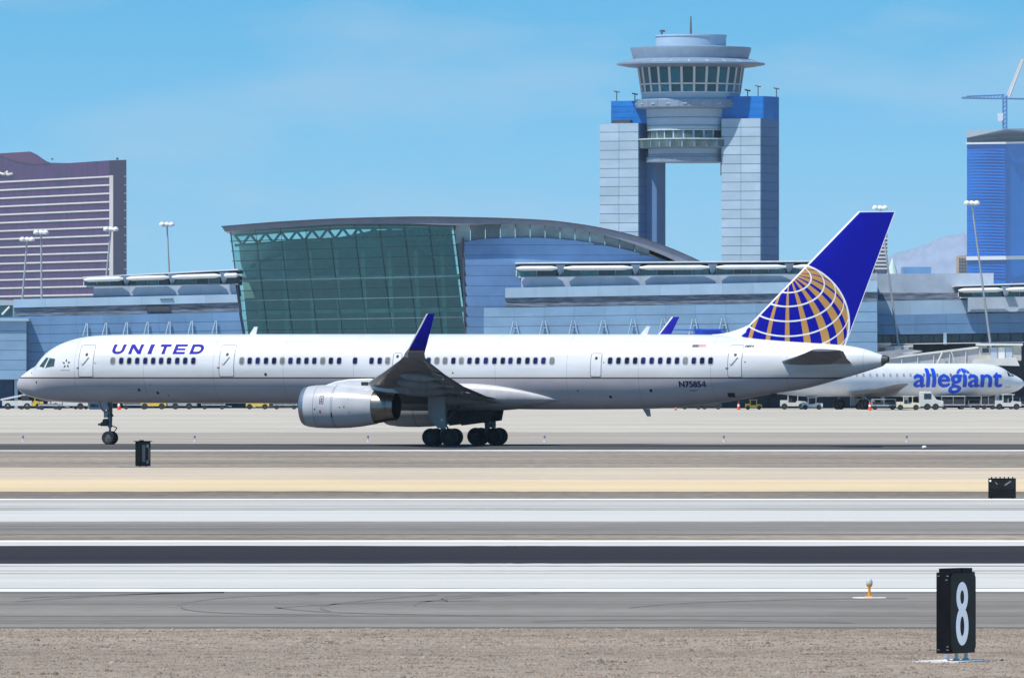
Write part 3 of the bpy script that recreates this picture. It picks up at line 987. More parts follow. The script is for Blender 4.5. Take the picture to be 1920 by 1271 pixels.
# engines
EX, EZ = PL(561, 764, -6.5)[0] + 0.36, 2.27
for sgn in (1, -1):
    y_ = -6.5 * sgn
    n_ = MB().lathe([(1.09, 0.06), (1.17, 0.30), (1.225, 0.75), (1.245, 1.3), (1.245, 2.0), (1.22, 2.8), (1.14, 3.6), (1.00, 4.42), (0.97, 4.42), (0.95, 3.9)], (EX, y_, EZ), 'x', 56).build('engine_nacelle', NACM, plane, smooth=40)
    MB().lathe([(0.93, 0.30), (0.95, 0.06), (1.00, 0.0), (1.05, -0.02), (1.10, 0.05), (1.172, 0.30)], (EX, y_, EZ), 'x', 56).build('inlet_lip', METAL, n_, smooth=40)
    MB().lathe([(0.94, 0.30), (0.90, 1.0), (0.02, 1.0)], (EX, y_, EZ), 'x', 40).build('fan_face', DARKM, n_, smooth=40)
    MB().lathe([(0.965, 4.30), (0.93, 4.70), (0.845, 5.10), (0.80, 5.27), (0.815, 5.29), (0.77, 5.66), (0.745, 5.66), (0.76, 5.3)], (EX, y_, EZ), 'x', 56).build('exhaust_nozzle', BRONZE, n_, smooth=30)
    MB().lathe([(0.762, 5.30), (0.762, 4.9), (0.35, 4.9), (0.25, 5.2), (0.03, 5.5)], (EX, y_, EZ), 'x', 40).build('exhaust_core', BLACK, n_, smooth=30)
    for xs in (0.95, 2.05, 2.13):
        r_ = float(np.interp(xs, [0.75, 1.3, 2.0, 2.8], [1.225, 1.245, 1.245, 1.22])) + 0.004
        MB().lathe([(r_, xs - 0.012), (r_ + 0.002, xs), (r_, xs + 0.012)], (EX, y_, EZ), 'x', 56).build('cowl_seam', SEAM, n_, smooth=60)
    # emblem, latch and warning marks on the cowl side
    def cowl_quad(x0, z0, x1, z1, m, nm):
        vv = []
        for x, z in ((x0, z0), (x1, z0), (x1, (z0+z1)/2), (x0, (z0+z1)/2), (x1, z1), (x0, z1)):
            rr = float(np.interp(x, [0.3, 0.75, 1.3, 2.0, 2.8, 3.6, 4.4], [1.17, 1.225, 1.245, 1.245, 1.22, 1.14, 1.0])) + 0.008
            vv.append((EX + x, y_ - sgn * math.sqrt(max(0.01, rr * rr - z * z)), EZ + z))
        MB().add(vv, [(0, 1, 2, 3), (3, 2, 4, 5)]).build(nm, m, n_)
    for x0, z0, x1, z1, m, nm in ((1.36, 0.16, 1.40, 0.62, DARKM, 'emblem_frame'), (1.58, 0.16, 1.62, 0.62, DARKM, 'emblem_frame'), (1.40, 0.58, 1.58, 0.62, DARKM, 'emblem_frame'),
                                  (1.40, 0.16, 1.58, 0.20, DARKM, 'emblem_frame'), (1.44, 0.40, 1.54, 0.50, DARKM, 'emblem_mark'), (1.44, 0.26, 1.54, 0.36, DARKM, 'emblem_mark'),
                                  (1.20, -0.75, 1.23, 0.02, SEAM, 'access_seam'), (1.36, -0.36, 1.46, -0.2, REDP, 'warning_mark'), (1.05, -0.2, 1.12, -0.1, DARKM, 'warning_mark'),
                                  (2.05, -0.62, 2.12, -0.35, DARKM, 'cowl_latch'), (2.6, -0.06, 2.66, 0.0, DARKM, 'cowl_latch'), (2.86, -0.05, 2.92, 0.04, DARKM, 'cowl_latch'),
                                  (3.15, -0.32, 3.2, -0.27, DARKM, 'cowl_latch'), (3.1, 0.4, 3.14, 0.44, DARKM, 'cowl_latch')):
        cowl_quad(x0, z0, x1, z1, m, nm)
    # pylon
    prof = [(EX + 1.2, EZ + 1.20), (EX + 2.0, EZ + 1.46), (EX + 2.8, EZ + 1.58), (EX + 4.0, EZ + 1.62), (EX + 5.2, EZ + 1.5), (EX + 8.2, EZ + 1.0), (EX + 6.2, EZ + 0.74), (EX + 4.4, EZ + 0.85), (EX + 2.6, EZ + 1.1)]
    py_ = MB().prism([(x, y_ - 0.17, z) for x, z in prof], (0, 0.34, 0)).build('pylon', NACM if False else WHITE, plane, smooth=40)
    md = py_.modifiers.new('bevel', 'BEVEL'); md.width = 0.06; md.segments = 2; md.limit_method = 'ANGLE'
    MB().box((EX + 3.55, y_ - 0.178, EZ + 1.22), (EX + 4.0, y_ + 0.178, EZ + 1.42)).build('pylon_vent', DARKM, py_)

# vertical fin
def fin_pt(zx, zy): return PL(1380 + zx / 4.2375, 380 + zy / 4.2375, 0)
f_tl, f_tr = fin_pt(972, 72), fin_pt(1268, 68)
f_bl, f_br = fin_pt(60, 1018), fin_pt(868, 1140)
zb0 = f_bl[1] - 0.35
def fline(p, q, z): return p[0] + (q[0] - p[0]) * (z - p[1]) / (q[1] - p[1])
R_ = []
for k in range(9):
    t = k / 8
    z = (5.6) + (f_tl[1] - 5.6) * t
    R_.append([(p.x, p.z, z) for p in airfoil(fline(f_bl, f_tl, z), fline(f_br, f_tr, z), 0, 0, 0.105 - 0.015 * t, n=16)])
gx, gz = PL(1476, 605, -0.3)
gR = 113 / 32.55


def fin_mat():
    m = bpy.data.materials.new('fin_livery')
    m.use_nodes = True
    n, l = m.node_tree.nodes, m.node_tree.links
    b = n['Principled BSDF']; b.inputs['Roughness'].default_value = 0.45; b.inputs['Specular IOR Level'].default_value = 0.18
    t = n.new('ShaderNodeTexCoord'); sp = n.new('ShaderNodeSeparateXYZ')
    l.new(t.outputs['Object'], sp.inputs[0])
    X, Z = sp.outputs['X'], sp.outputs['Z']
    def M(op, a, b_=None, c=None):
        x = n.new('ShaderNodeMath'); x.operation = op
        for i, v in enumerate((a, b_, c)):
            if v is None: continue
            if isinstance(v, (int, float)): x.inputs[i].default_value = v
            else: l.new(v, x.inputs[i])
        return x.outputs[0]
    u = M('MULTIPLY', M('SUBTRACT', X, gx), CA / gR)
    v = M('MULTIPLY', M('SUBTRACT', Z, gz), 1 / gR)
    r2 = M('ADD', M('MULTIPLY', u, u), M('MULTIPLY', v, v))
    d = M('SQRT', M('MAXIMUM', M('SUBTRACT', 1.0, r2), 0.0))
    th = math.radians(52)
    p = M('ADD', M('MULTIPLY', v, math.sin(th)), M('MULTIPLY', d, math.cos(th)))
    q = M('SUBTRACT', M('MULTIPLY', d, math.sin(th)), M('MULTIPLY', v, math.cos(th)))
    lon = M('MULTIPLY', M('ARCTAN2', u, q), 180 / math.pi)
    col = M('MULTIPLY', M('ARCCOSINE', M('MINIMUM', M('MAXIMUM', p, -1.0), 1.0)), 180 / math.pi)
    # parallels
    fr = M('ABSOLUTE', M('SUBTRACT', M('FRACT', M('ADD', M('MULTIPLY', M('SUBTRACT', col, 22.5), 1 / 14.2), 0.5)), 0.5))
    lines = M('MULTIPLY', M('LESS_THAN', fr, 0.054), M('GREATER_THAN', col, 16))
    limb = M('GREATER_THAN', r2, 0.945)
    inside = M('LESS_THAN', r2, 1.0)
    # gold gores, wider towards the right limb
    duty = M('ADD', 0.12, M('MULTIPLY', M('MINIMUM', M('MAXIMUM', lon, 0.0), 100.0), 0.0029))
    gm = M('LESS_THAN', M('ABSOLUTE', M('SUBTRACT', M('FRACT', M('ADD', M('MULTIPLY', lon, 1 / 19.5), 0.5)), 0.5)), duty)
    def mixc(fac, a, b_):
        x = n.new('ShaderNodeMix'); x.data_type = 'RGBA'
        l.new(fac, x.inputs[0])
        for i, c in ((6, a), (7, b_)):
            if isinstance(c, tuple): x.inputs[i].default_value = c
            else: l.new(c, x.inputs[i])
        return x.outputs[2]
    BL, GO, WH = (0.002, 0.003, 0.34, 1), (0.52, 0.29, 0.085, 1), (0.82, 0.82, 0.84, 1)
    c1 = mixc(gm, BL, GO)
    c2 = mixc(M('MAXIMUM', lines, limb), c1, WH)
    c3 = mixc(inside, BL, c2)
    # white leading edge, cap and trailing edge
    sl = (f_tl[0] - f_bl[0]) / (f_tl[1] - f_bl[1])
    dle = M('SUBTRACT', X, M('MULTIPLY_ADD', Z, sl, f_bl[0] - sl * f_bl[1]))
    st_ = (f_tr[0] - f_br[0]) / (f_tr[1] - f_br[1])
    dte = M('SUBTRACT', M('MULTIPLY_ADD', Z, st_, f_br[0] - st_ * f_br[1]), X)
    edge = M('MAXIMUM', M('MAXIMUM', M('LESS_THAN', dle, 0.17), M('LESS_THAN', dte, 0.045)), M('GREATER_THAN', Z, f_tl[1] - 0.05))
    c4 = mixc(edge, c3, WH)
    ns = n.new('ShaderNodeTexNoise'); ns.inputs['Scale'].default_value = 1.5; ns.inputs['Detail'].default_value = 6
    l.new(t.outputs['Object'], ns.inputs['Vector'])
    mr = n.new('ShaderNodeMapRange'); mr.inputs['To Min'].default_value = 0.85; mr.inputs['To Max'].default_value = 1.1
    l.new(ns.outputs['Fac'], mr.inputs['Value'])
    vm = n.new('ShaderNodeVectorMath'); vm.operation = 'SCALE'
    l.new(c4, vm.inputs[0]); l.new(mr.outputs[0], vm.inputs['Scale'])
    l.new(vm.outputs[0], b.inputs['Base Color'])
    return m


fin = MB().loft(R_).build('tail_fin', fin_mat(), plane, smooth=50)
fin['label'] = 'blue tail fin with gold and white globe'
# rudder hinge seam
# dorsal fillet
R_ = []
p_end = PL(1408, 607, 0)
for k in range(9):
    t = k / 8
    x = PL(1335, 627, 0)[0] + (p_end[0] + 0.5 - PL(1335, 627, 0)[0]) * t
    zt = 6.42 + (p_end[1] - 6.42 + 0.25) * t ** 1.9
    hw = 0.04 + 0.22 * t
    R_.append([(x, -hw, 5.8), (x, -hw * 0.9, zt - 0.22 - 0.2 * t), (x, -hw * 0.35, zt - 0.03), (x, 0, zt), (x, hw * 0.35, zt - 0.03), (x, hw * 0.9, zt - 0.22 - 0.2 * t), (x, hw, 5.8)])
MB().loft(R_).build('dorsal_fillet', WHITE, plane, smooth=50)

# tailplanes
for sgn in (1, -1):
    rl, rz_ = PL(1458, 684, -0.9); rt, _z = PL(1594, 679, -0.9)
    tl_, tz_ = PL(1522, 657, -7.4); tt_, _z = PL(1576, 657, -7.4)
    S = [airfoil(rl, rt, -0.7 * sgn, rz_ + 0.12, 0.09, 0.02), airfoil(rl * 0.5 + tl_ * 0.5, rt * 0.5 + tt_ * 0.5, -4.1 * sgn, (rz_ + tz_) / 2, 0.09, 0.0), airfoil(tl_, tt_, -7.4 * sgn, tz_, 0.08, 0.0)]
    tp = MB().loft(S).build('tailplane', WINGG, plane, smooth=50)
    S = [airfoil(rl + (rt - rl) * 0.72, rt + 0.1, -1.3 * sgn, rz_ + 0.10, 0.06, 0.06, n=6), airfoil(tl_ + (tt_ - tl_) * 0.7, tt_ + 0.06, -7.1 * sgn, tz_ - 0.01, 0.06, 0.04, n=6)]
    MB().loft(S).build('elevator', GREYP, tp, smooth=50)


# landing gear
def wheel(x, y, r, wd, parent, rimr=0.52, rm=None):
    ty = MB().lathe([(r * rimr, -wd * 0.36), (r * 0.72, -wd * 0.5), (r * 0.90, -wd * 0.47), (r * 0.98, -wd * 0.30), (r, -wd * 0.1), (r, wd * 0.1), (r * 0.98, wd * 0.30), (r * 0.90, wd * 0.47), (r * 0.72, wd * 0.5), (r * rimr, wd * 0.36)],
                    (x, y, r), 'y', 36).build('tyre', RUBBER, parent, smooth=40)
    MB().lathe([(r * rimr * 1.01, -wd * 0.37), (r * rimr * 0.9, -wd * 0.40), (r * rimr * 0.75, -wd * 0.25), (r * 0.22, -wd * 0.28), (r * 0.18, -wd * 0.44), (0.01, -wd * 0.44)], (x, y, r), 'y', 28).build('rim', rm or STEEL, ty, smooth=30)
    return ty


gxm = 28.24
for sgn in (1, -1):
    yc = -3.66 * sgn
    g = MB()
    g.tube((gxm, yc, 0.51), (gxm + 0.05, yc + 0.25 * sgn, 2.9), 0.15, 0.19, 16)
    g.tube((gxm, yc, 1.15), (gxm - 1.1, yc + 0.9 * sgn, 2.7), 0.07, 0.07)
    g.tube((gxm, yc, 1.2), (gxm + 0.4, yc + 1.9 * sgn, 2.4), 0.08, 0.08)
    g.tube((gxm + 0.18, yc, 1.25), (gxm + 0.42, yc, 0.85), 0.05, 0.05)
    g.tube((gxm + 0.42, yc, 0.85), (gxm + 0.12, yc, 0.55), 0.05, 0.05)
    gs = g.build('main_gear_strut', STEEL, plane, smooth=40)
    bg = MB().tube((gxm - 0.6, yc, 0.51), (gxm + 0.6, yc, 0.51), 0.12, 0.12, 12)
    for dx in (-0.57, 0.57):
        bg.tube((gxm + dx, yc - 0.55, 0.51), (gxm + dx, yc + 0.55, 0.51), 0.07, 0.07)
    bg.build('bogie_beam', DARKM, gs, smooth=40)
    for dx in (-0.57, 0.57):
        for dy in (-0.43, 0.43):
            wheel(gxm + dx, yc + dy, 0.51, 0.37, gs, 0.45, DARKM)
    # leg door
    d0 = -4.15 * sgn
    pz = [(gxm - 0.72, 3.0), (gxm + 0.32, 3.05), (gxm + 0.34, 1.02), (gxm - 0.12, 1.02), (gxm - 0.72, 1.75)]
    MB().prism([(x, d0, z) for x, z in pz], (0, 0.05 * sgn, 0)).build('gear_door', GREYP, plane)
    MB().box((gxm + 0.06, d0 - 0.006, 1.42), (gxm + 0.2, d0 + 0.056, 1.58)).build('placard', WHITE, plane)
    # inboard body door
    MB().prism([(gxm - 1.0, -0.85 * sgn, 2.2), (gxm + 2.1, -0.85 * sgn, 2.2), (gxm + 1.9, -1.0 * sgn, 1.45), (gxm - 0.6, -1.0 * sgn, 1.15)], (0, 0.05 * sgn, 0)).build('gear_door', DARKM, plane)

ngx = 5.9
g = MB()
g.tube((ngx, 0, 0.4), (ngx, 0, 1.1), 0.065, 0.065, 14)
g.tube((ngx, 0, 1.0), (ngx + 0.03, 0, 2.8), 0.125, 0.14, 16)
g.tube((ngx - 0.05, 0, 1.7), (ngx - 1.1, 0, 2.6), 0.07, 0.07)
g.tube((ngx + 0.1, 0, 1.12), (ngx + 0.45, 0, 0.98), 0.03)
g.tube((ngx + 0.45, 0, 0.98), (ngx + 0.22, 0, 0.70), 0.03)
g.tube((ngx + 0.22, 0, 0.70), (ngx, 0, 0.52), 0.03)
g.tube((ngx, -0.3, 0.395), (ngx, 0.3, 0.395), 0.06, 0.06)
ngs = g.build('nose_gear_strut', STEEL, plane, smooth=40)
MB().box((ngx - 0.52, -0.18, 1.08), (ngx - 0.08, 0.18, 1.32)).tube((ngx - 0.25, -0.2, 1.36), (ngx - 0.25, 0.2, 1.36), 0.16).box((ngx - 0.72, -0.1, 1.12), (ngx - 0.5, 0.1, 1.24)).build('steering_unit', DARKM, ngs, smooth=40)
MB().tube((ngx - 0.30, -0.28, 2.0), (ngx - 0.20, -0.28, 2.0), 0.10, 0.10, 14).tube((ngx - 0.30, 0.28, 2.0), (ngx - 0.20, 0.28, 2.0), 0.10, 0.10, 14).build('taxi_light', METAL, ngs, smooth=40)
MB().box((ngx - 0.34, -0.14, 1.58), (ngx - 0.12, 0.14, 1.88)).tube((ngx - 0.3, -0.15, 1.6), (ngx - 0.02, -0.15, 1.86), 0.03).build('junction_box', GREYP, ngs)
MB().tube((ngx + 0.16, -0.1, 1.78), (ngx + 0.24, -0.1, 1.66), 0.05).tube((ngx + 0.1, -0.12, 1.5), (ngx + 0.12, -0.12, 2.2), 0.025).build('hydraulic_line', DARKM, ngs)
for dy in (-0.26, 0.26):
    wheel(ngx, dy, 0.395, 0.27, ngs, 0.5)
for sgn in (1, -1):
    yd = -0.55 * sgn
    p0, p1 = PL(164.5, 753, yd), PL(199.5, 753, yd)
    p2, p3 = PL(204, 768, yd), PL(168, 768, yd)
    nd = MB().prism([(p0[0], yd, p0[1] + 0.1), (p1[0], yd, p1[1] + 0.1), (p2[0], yd, p2[1]), (p3[0], yd, p3[1])], (0, 0.04 * sgn, 0)).build('nose_gear_door', GREYP, plane)
    if sgn == 1:
        vs_, fs_ = glyph('0854')
        a0, b0 = PL(170, 763.5, yd); a1, b1 = PL(184.5, 758, yd)
        nb = MB()
        for k, dx in enumerate((0, 0.014, -0.014)):
            nb.add([(a0 + u * (a1 - a0) + dx, yd - 0.008 - 0.003 * k, b0 + v * (b1 - b0)) for u, v in vs_], fs_)
        nb.build('fleet_number', NAVY, nd)
        q0, q1 = PL(185.5, 754, yd), PL(190.5, 768, yd)
        MB().prism([(q0[0], yd - 0.006, q0[1]), (q0[0] + 0.07, yd - 0.006, q0[1]), (q1[0] + 0.07, yd - 0.006, q1[1]), (q1[0], yd - 0.006, q1[1])], (0, 0.004, 0)).build('stripe', REDP, nd)

# ------------------------------------------------------------------ terminal concourse
CLAD = mat('pale_blue_cladding', (0.235, 0.385, 0.56, 1), 0.5, metal=0.1, var=0.07, scale=0.35, stretch=(1, 1, 2), orand=0.07)
CLADB = mat('blue_cladding', (0.15, 0.29, 0.50, 1), 0.5, metal=0.1, var=0.08, scale=0.3, orand=0.07)
BRKT = mat('bracket_blue_grey', (0.34, 0.47, 0.60, 1), 0.5, var=0.08, scale=1)
HALLB = mat('hall_blue_cladding', (0.14, 0.27, 0.50, 1), 0.5, metal=0.1, var=0.08, scale=0.3, orand=0.07)
CLADL = mat('light_cladding', (0.40, 0.55, 0.70, 1), 0.45, metal=0.2, var=0.06, scale=0.35, orand=0.07)
CLADG = mat('grey_wall', (0.40, 0.47, 0.56, 1), 0.6, var=0.08, scale=0.5, orand=0.07)
JOINT = mat('panel_joint', (0.10, 0.15, 0.24, 1), 0.7, var=0.1, scale=1)
ROOFG = mat('roof_fascia', (0.20, 0.215, 0.27, 1), 0.5, metal=0.2, var=0.08, scale=0.6)
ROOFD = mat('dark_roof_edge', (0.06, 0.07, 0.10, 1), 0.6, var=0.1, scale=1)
TRIMW = mat('white_trim', (0.74, 0.78, 0.82, 1), 0.5, var=0.05, scale=1)
LOUV = mat('louvre_band', (0.16, 0.19, 0.24, 1), 0.6, var=0.5, scale=1.6, stretch=(0.35, 1, 4), bump=0.6)
TEAL = mat('teal_glass', (0.05, 0.20, 0.23, 1), 0.10, var=0.6, scale=0.25, spec=0.8, orand=0.45)
DKGLASS = mat('dark_window_glass', (0.014, 0.028, 0.055, 1), 0.12, var=0.7, scale=0.4, spec=0.7, orand=0.45)
CLGLASS = mat('clerestory_glass', (0.17, 0.25, 0.29, 1), 0.25, var=0.25, scale=0.4, spec=0.6, orand=0.45)
HALLG = glass_mat('green_hall_glass', (0.54, 0.76, 0.70, 1), 0.06)
MULL = mat('glazing_bar', (0.06, 0.12, 0.125, 1), 0.5, var=0.1, scale=2)
MULLW = mat('bright_glazing_bar', (0.45, 0.56, 0.58, 1), 0.4, var=0.1, scale=2)
INNER = mat('hall_interior', (0.25, 0.37, 0.38, 1), 0.9, var=0.35, scale=0.12)
INNERC = mat('hall_column', (0.24, 0.36, 0.36, 1), 0.8, var=0.2, scale=0.5)
TRUSS = mat('roof_truss_paint', (0.15, 0.21, 0.205, 1), 0.6, var=0.1, scale=1)
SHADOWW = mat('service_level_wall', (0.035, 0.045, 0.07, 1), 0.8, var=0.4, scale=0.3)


def pxprism(name, pts, Y, depth, m, parent=None):
    return MB().prism([W(a, b, Y) for a, b in pts], (0, depth, 0)).build(name, m, parent)


def lerp(a, b, t): return a + (b - a) * t


def quad_pt(q, u, v):
    (x0, y0), (x1, y1), (x2, y2), (x3, y3) = q      # TL TR BR BL
    return (lerp(lerp(x0, x1, u), lerp(x3, x2, u), v), lerp(lerp(y0, y1, u), lerp(y3, y2, u), v))


def panels(name, q, Y, rows, cols, m, parent, gap=0.7, thick=0.08, proud=0.05, jitter=0.0):
    """a field of separate pieces laid over a backing wall at Y; gap in photo pixels"""
    wpx = max(1, abs(q[1][0] - q[0][0]) / cols)
    hpx = max(1, abs(q[3][1] - q[0][1]) / rows)
    out = []
    for r in range(rows):
        for c in range(cols):
            gu, gv = gap * 0.35 / 2 / wpx, gap / 2 / hpx
            cs = [quad_pt(q, (c + a) / cols, (r + b) / rows) for a, b in ((gu, gv), (1 - gu, gv), (1 - gu, 1 - gv), (gu, 1 - gv))]
            j = random.uniform(-jitter, jitter)
            o = MB().prism([W(a, b, Y - proud + j) for a, b in cs], (0, thick, 0)).build(name, m, parent)
            out.append(o)
    return out


# --- glazed hall with the curved roof
HY = 1205.0
hall = thing('terminal_hall', 'glazed green terminal hall under a long curved grey roof', 'building', (W(650, 690, HY).x, HY, 0))
HINV = Matrix.Translation(-hall.location)


def under(o, root):
    """keep a world-built mesh in place under its root"""
    o.parent = root
    o.matrix_parent_inverse = Matrix.Translation(root.location).inverted()
    return o


roof_top = [(415, 424), (530, 415), (660, 408.6), (790, 406), (900, 407.5), (1022, 412.5), (1087, 420), (1152, 432), (1205, 446), (1257, 464.6), (1306, 486), (1345, 506)]
roof_bot = [(422, 434.7), (530, 427), (660, 420), (765, 419.6), (853, 422.5), (905, 421), (970, 420), (1035, 424), (1087, 430.5), (1139, 442), (1192, 459), (1244, 479), (1300, 506)]
tf, bf = pchip(*zip(*roof_top)), pchip(*zip(*roof_bot))
xs = [415 + (1340 - 415) * k / 60 for k in range(61)]
up = [(x, tf(x)) for x in xs]
lo = [(x if x > 422 else 422, bf(max(422, min(1300, x)))) for x in xs if x < 1298]
under(MB().prism([W(a, b, HY - 5) for a, b in up + lo[::-1]], (0, 46, 0)).build('roof', ROOFG), hall)
# proud fascia strips
edge = [(x, tf(x) + 2.2) for x in xs]
under(MB().prism([W(a, b, HY - 5.25) for a, b in [(x, tf(x)) for x in xs] + edge[::-1]], (0, 0.24, 0)).build('roof_edge_trim', ROOFD), hall)

gq = [(432, 434), (851, 421), (893, 768), (473, 768)]
ROWS, COLS = 18, 9
for r in range(ROWS):
    for c in range(COLS):
        cs = [quad_pt(gq, (c + a) / COLS, (r + b) / ROWS) for a, b in ((0.02, 0.03), (0.98, 0.03), (0.98, 0.97), (0.02, 0.97))]
        if r == 0:
            cs[0] = (cs[0][0], bf(max(422, cs[0][0]))); cs[1] = (cs[1][0], bf(cs[1][0]))
        under(MB().add([W(a, b, HY) for a, b in cs], [(0, 1, 2, 3)]).build('glass_pane', HALLG), hall)
for r in range(1, ROWS):
    a, b = quad_pt(gq, -0.008, r / ROWS), quad_pt(gq, 1.012, r / ROWS)
    t = 0.75 if r % 2 else 0.6
    br = r in (5, 7, 9, 11, 13)
    under(MB().prism([W(a[0], a[1] - t, HY - 0.25), W(b[0], b[1] - t, HY - 0.25), W(b[0], b[1] + t, HY - 0.25), W(a[0], a[1] + t, HY - 0.25)], (0, 0.3, 0)).build('transom', MULLW if br else MULL), hall)
for c in range(COLS + 1):
    a, b = quad_pt(gq, c / COLS, 0.0), quad_pt(gq, c / COLS, 1)
    ta = max(bf(max(422, a[0])) - 1, a[1] - 16)
    w_ = 1.2 if c in (0, COLS) else 0.55
    under(MB().prism([W(a[0] - w_, ta, HY + 0.06), W(a[0] + w_, ta, HY + 0.06), W(b[0] + w_, b[1], HY + 0.06), W(b[0] - w_, b[1], HY + 0.06)], (0, 0.35, 0)).build('mullion', MULL), hall)
# interior seen through the glass: inner block, columns, floors, roof truss
under(pxprism('inner_wall', [(448, 462), (540, 456), (620, 448), (700, 432), (846, 428), (890, 768), (480, 768)], HY + 16, 4, INNER), hall)
for k in range(4):
    py = 520 + 62 * k
    under(pxprism('floor_slab', [(455 + 6 * k, py), (862 + 6 * k, py - 6), (862 + 6 * k, py + 2), (455 + 6 * k, py + 8)], HY + 4, 11, INNER), hall)
for k in range(8):
    px = 482 + 49.5 * k
    under(pxprism('column', [(px - 3.5, 470), (px + 3.5, 470), (px + 16.5, 768), (px + 9.5, 768)], HY + 3, 1.0, INNERC), hall)
tr = MB()
for k in range(14):
    x0, x1 = 440 + 29 * k, 440 + 29 * (k + 1)
    p = lambda x, d: W(x, bf(x) + d, HY + 5)
    tr.tube(p(x0, 8), p((x0 + x1) / 2, 27), 0.16, 0.16, 6).tube(p((x0 + x1) / 2, 27), p(x1, 8), 0.16, 0.16, 6)
    tr.tube(p(x0, 8), p(x1, 8), 0.14, 0.14, 6).tube(p(x0, 27), p(x1, 27), 0.16, 0.16, 6)
under(tr.build('roof_truss', TRUSS), hall)
under(MB().path([W(470, 500, HY + 5), W(540, 470, HY + 5), W(620, 452, HY + 5)], 0.25, 8).build('roof_brace', TRUSS), hall)
under(MB().path([W(785, 462, HY + 5), W(815, 480, HY + 5), W(845, 502, HY + 5)], 0.25, 8).build('roof_brace', TRUSS), hall)
# blue side wall under the curve, laid in long boards, with the clerestory above
cl_pts = [(852, 458), (868, 453.7), (918, 447), (996, 445), (1074, 450), (1152, 463), (1215, 478), (1290, 500), (1345, 520)]
cf = pchip(*zip(*cl_pts))
WX = [869 + (1300 - 869) * k / 30 for k in range(31)]
under(MB().prism([W(a, b, HY - 3.4) for a, b in [(x, cf(x)) for x in WX] + [(1300, 768), (892, 768)]], (0, 30, 0)).build('side_wall', JOINT), hall)
y = 440.0
while y < 700:
    y1 = y + 19.2
    seg = [(x, max(y + 0.6, cf(x) + 0.8)) for x in WX if cf(x) + 2 < y1]
    if len(seg) > 1:
        if seg[0][0] < 871:
            lo_ = (871 + max(0, (y1 - 450)) * 0.05, y1)
        else:
            lo_ = (seg[0][0], y1)
        pts = seg + [(seg[-1][0], y1), lo_]
        under(MB().prism([W(a, b, HY - 3.5) for a, b in pts], (0, 0.12, 0)).build('wall_board', HALLB), hall)
    y = y1
for k in range(13):
    x0, x1 = 854 + 28 * k, 854 + 28 * (k + 1)
    pts = [(x0 + 0.6, bf(x0) - 0.5), (x1 - 0.6, bf(x1) - 0.5), (x1 - 0.6, max(cf(x1), bf(x1) + 0.3)), (x0 + 0.6, cf(x0))]
    under(MB().prism([W(a, b, HY - 3.2) for a, b in pts], (0, 0.1, 0)).build('clerestory_pane', CLGLASS), hall)
under(pxprism('corner_glazing', [(853, 424), (866, 424), (889, 768), (894, 768), (893, 768)], HY - 0.6, 0.2, CLGLASS), hall)
under(MB().prism([W(866, 446, HY - 3.6), W(869.5, 446, HY - 3.6), W(876, 768, HY - 3.6), W(873, 768, HY - 3.6)], (0, 1.5, 0)).build('corner_post', ROOFD), hall)


# --- long wings of the concourse
def bracket(px, py, h, w, Y, root, lean=0.0):
    b = MB()
    r = 0.075
    top = W(px, py, Y)
    for s in (-1, 1):
        ft_ = W(px + s * w / 2 + lean, py + h, Y - 0.3)
        b.tube(W(px + s * w * 0.12, py, Y), ft_, r, r, 6)
    b.tube(W(px - w * 0.3, py + h * 0.45, Y), W(px + w * 0.3, py + h * 0.45, Y), r * 0.8, r * 0.8, 6)
    under(b.build('wall_bracket', BRKT), root)


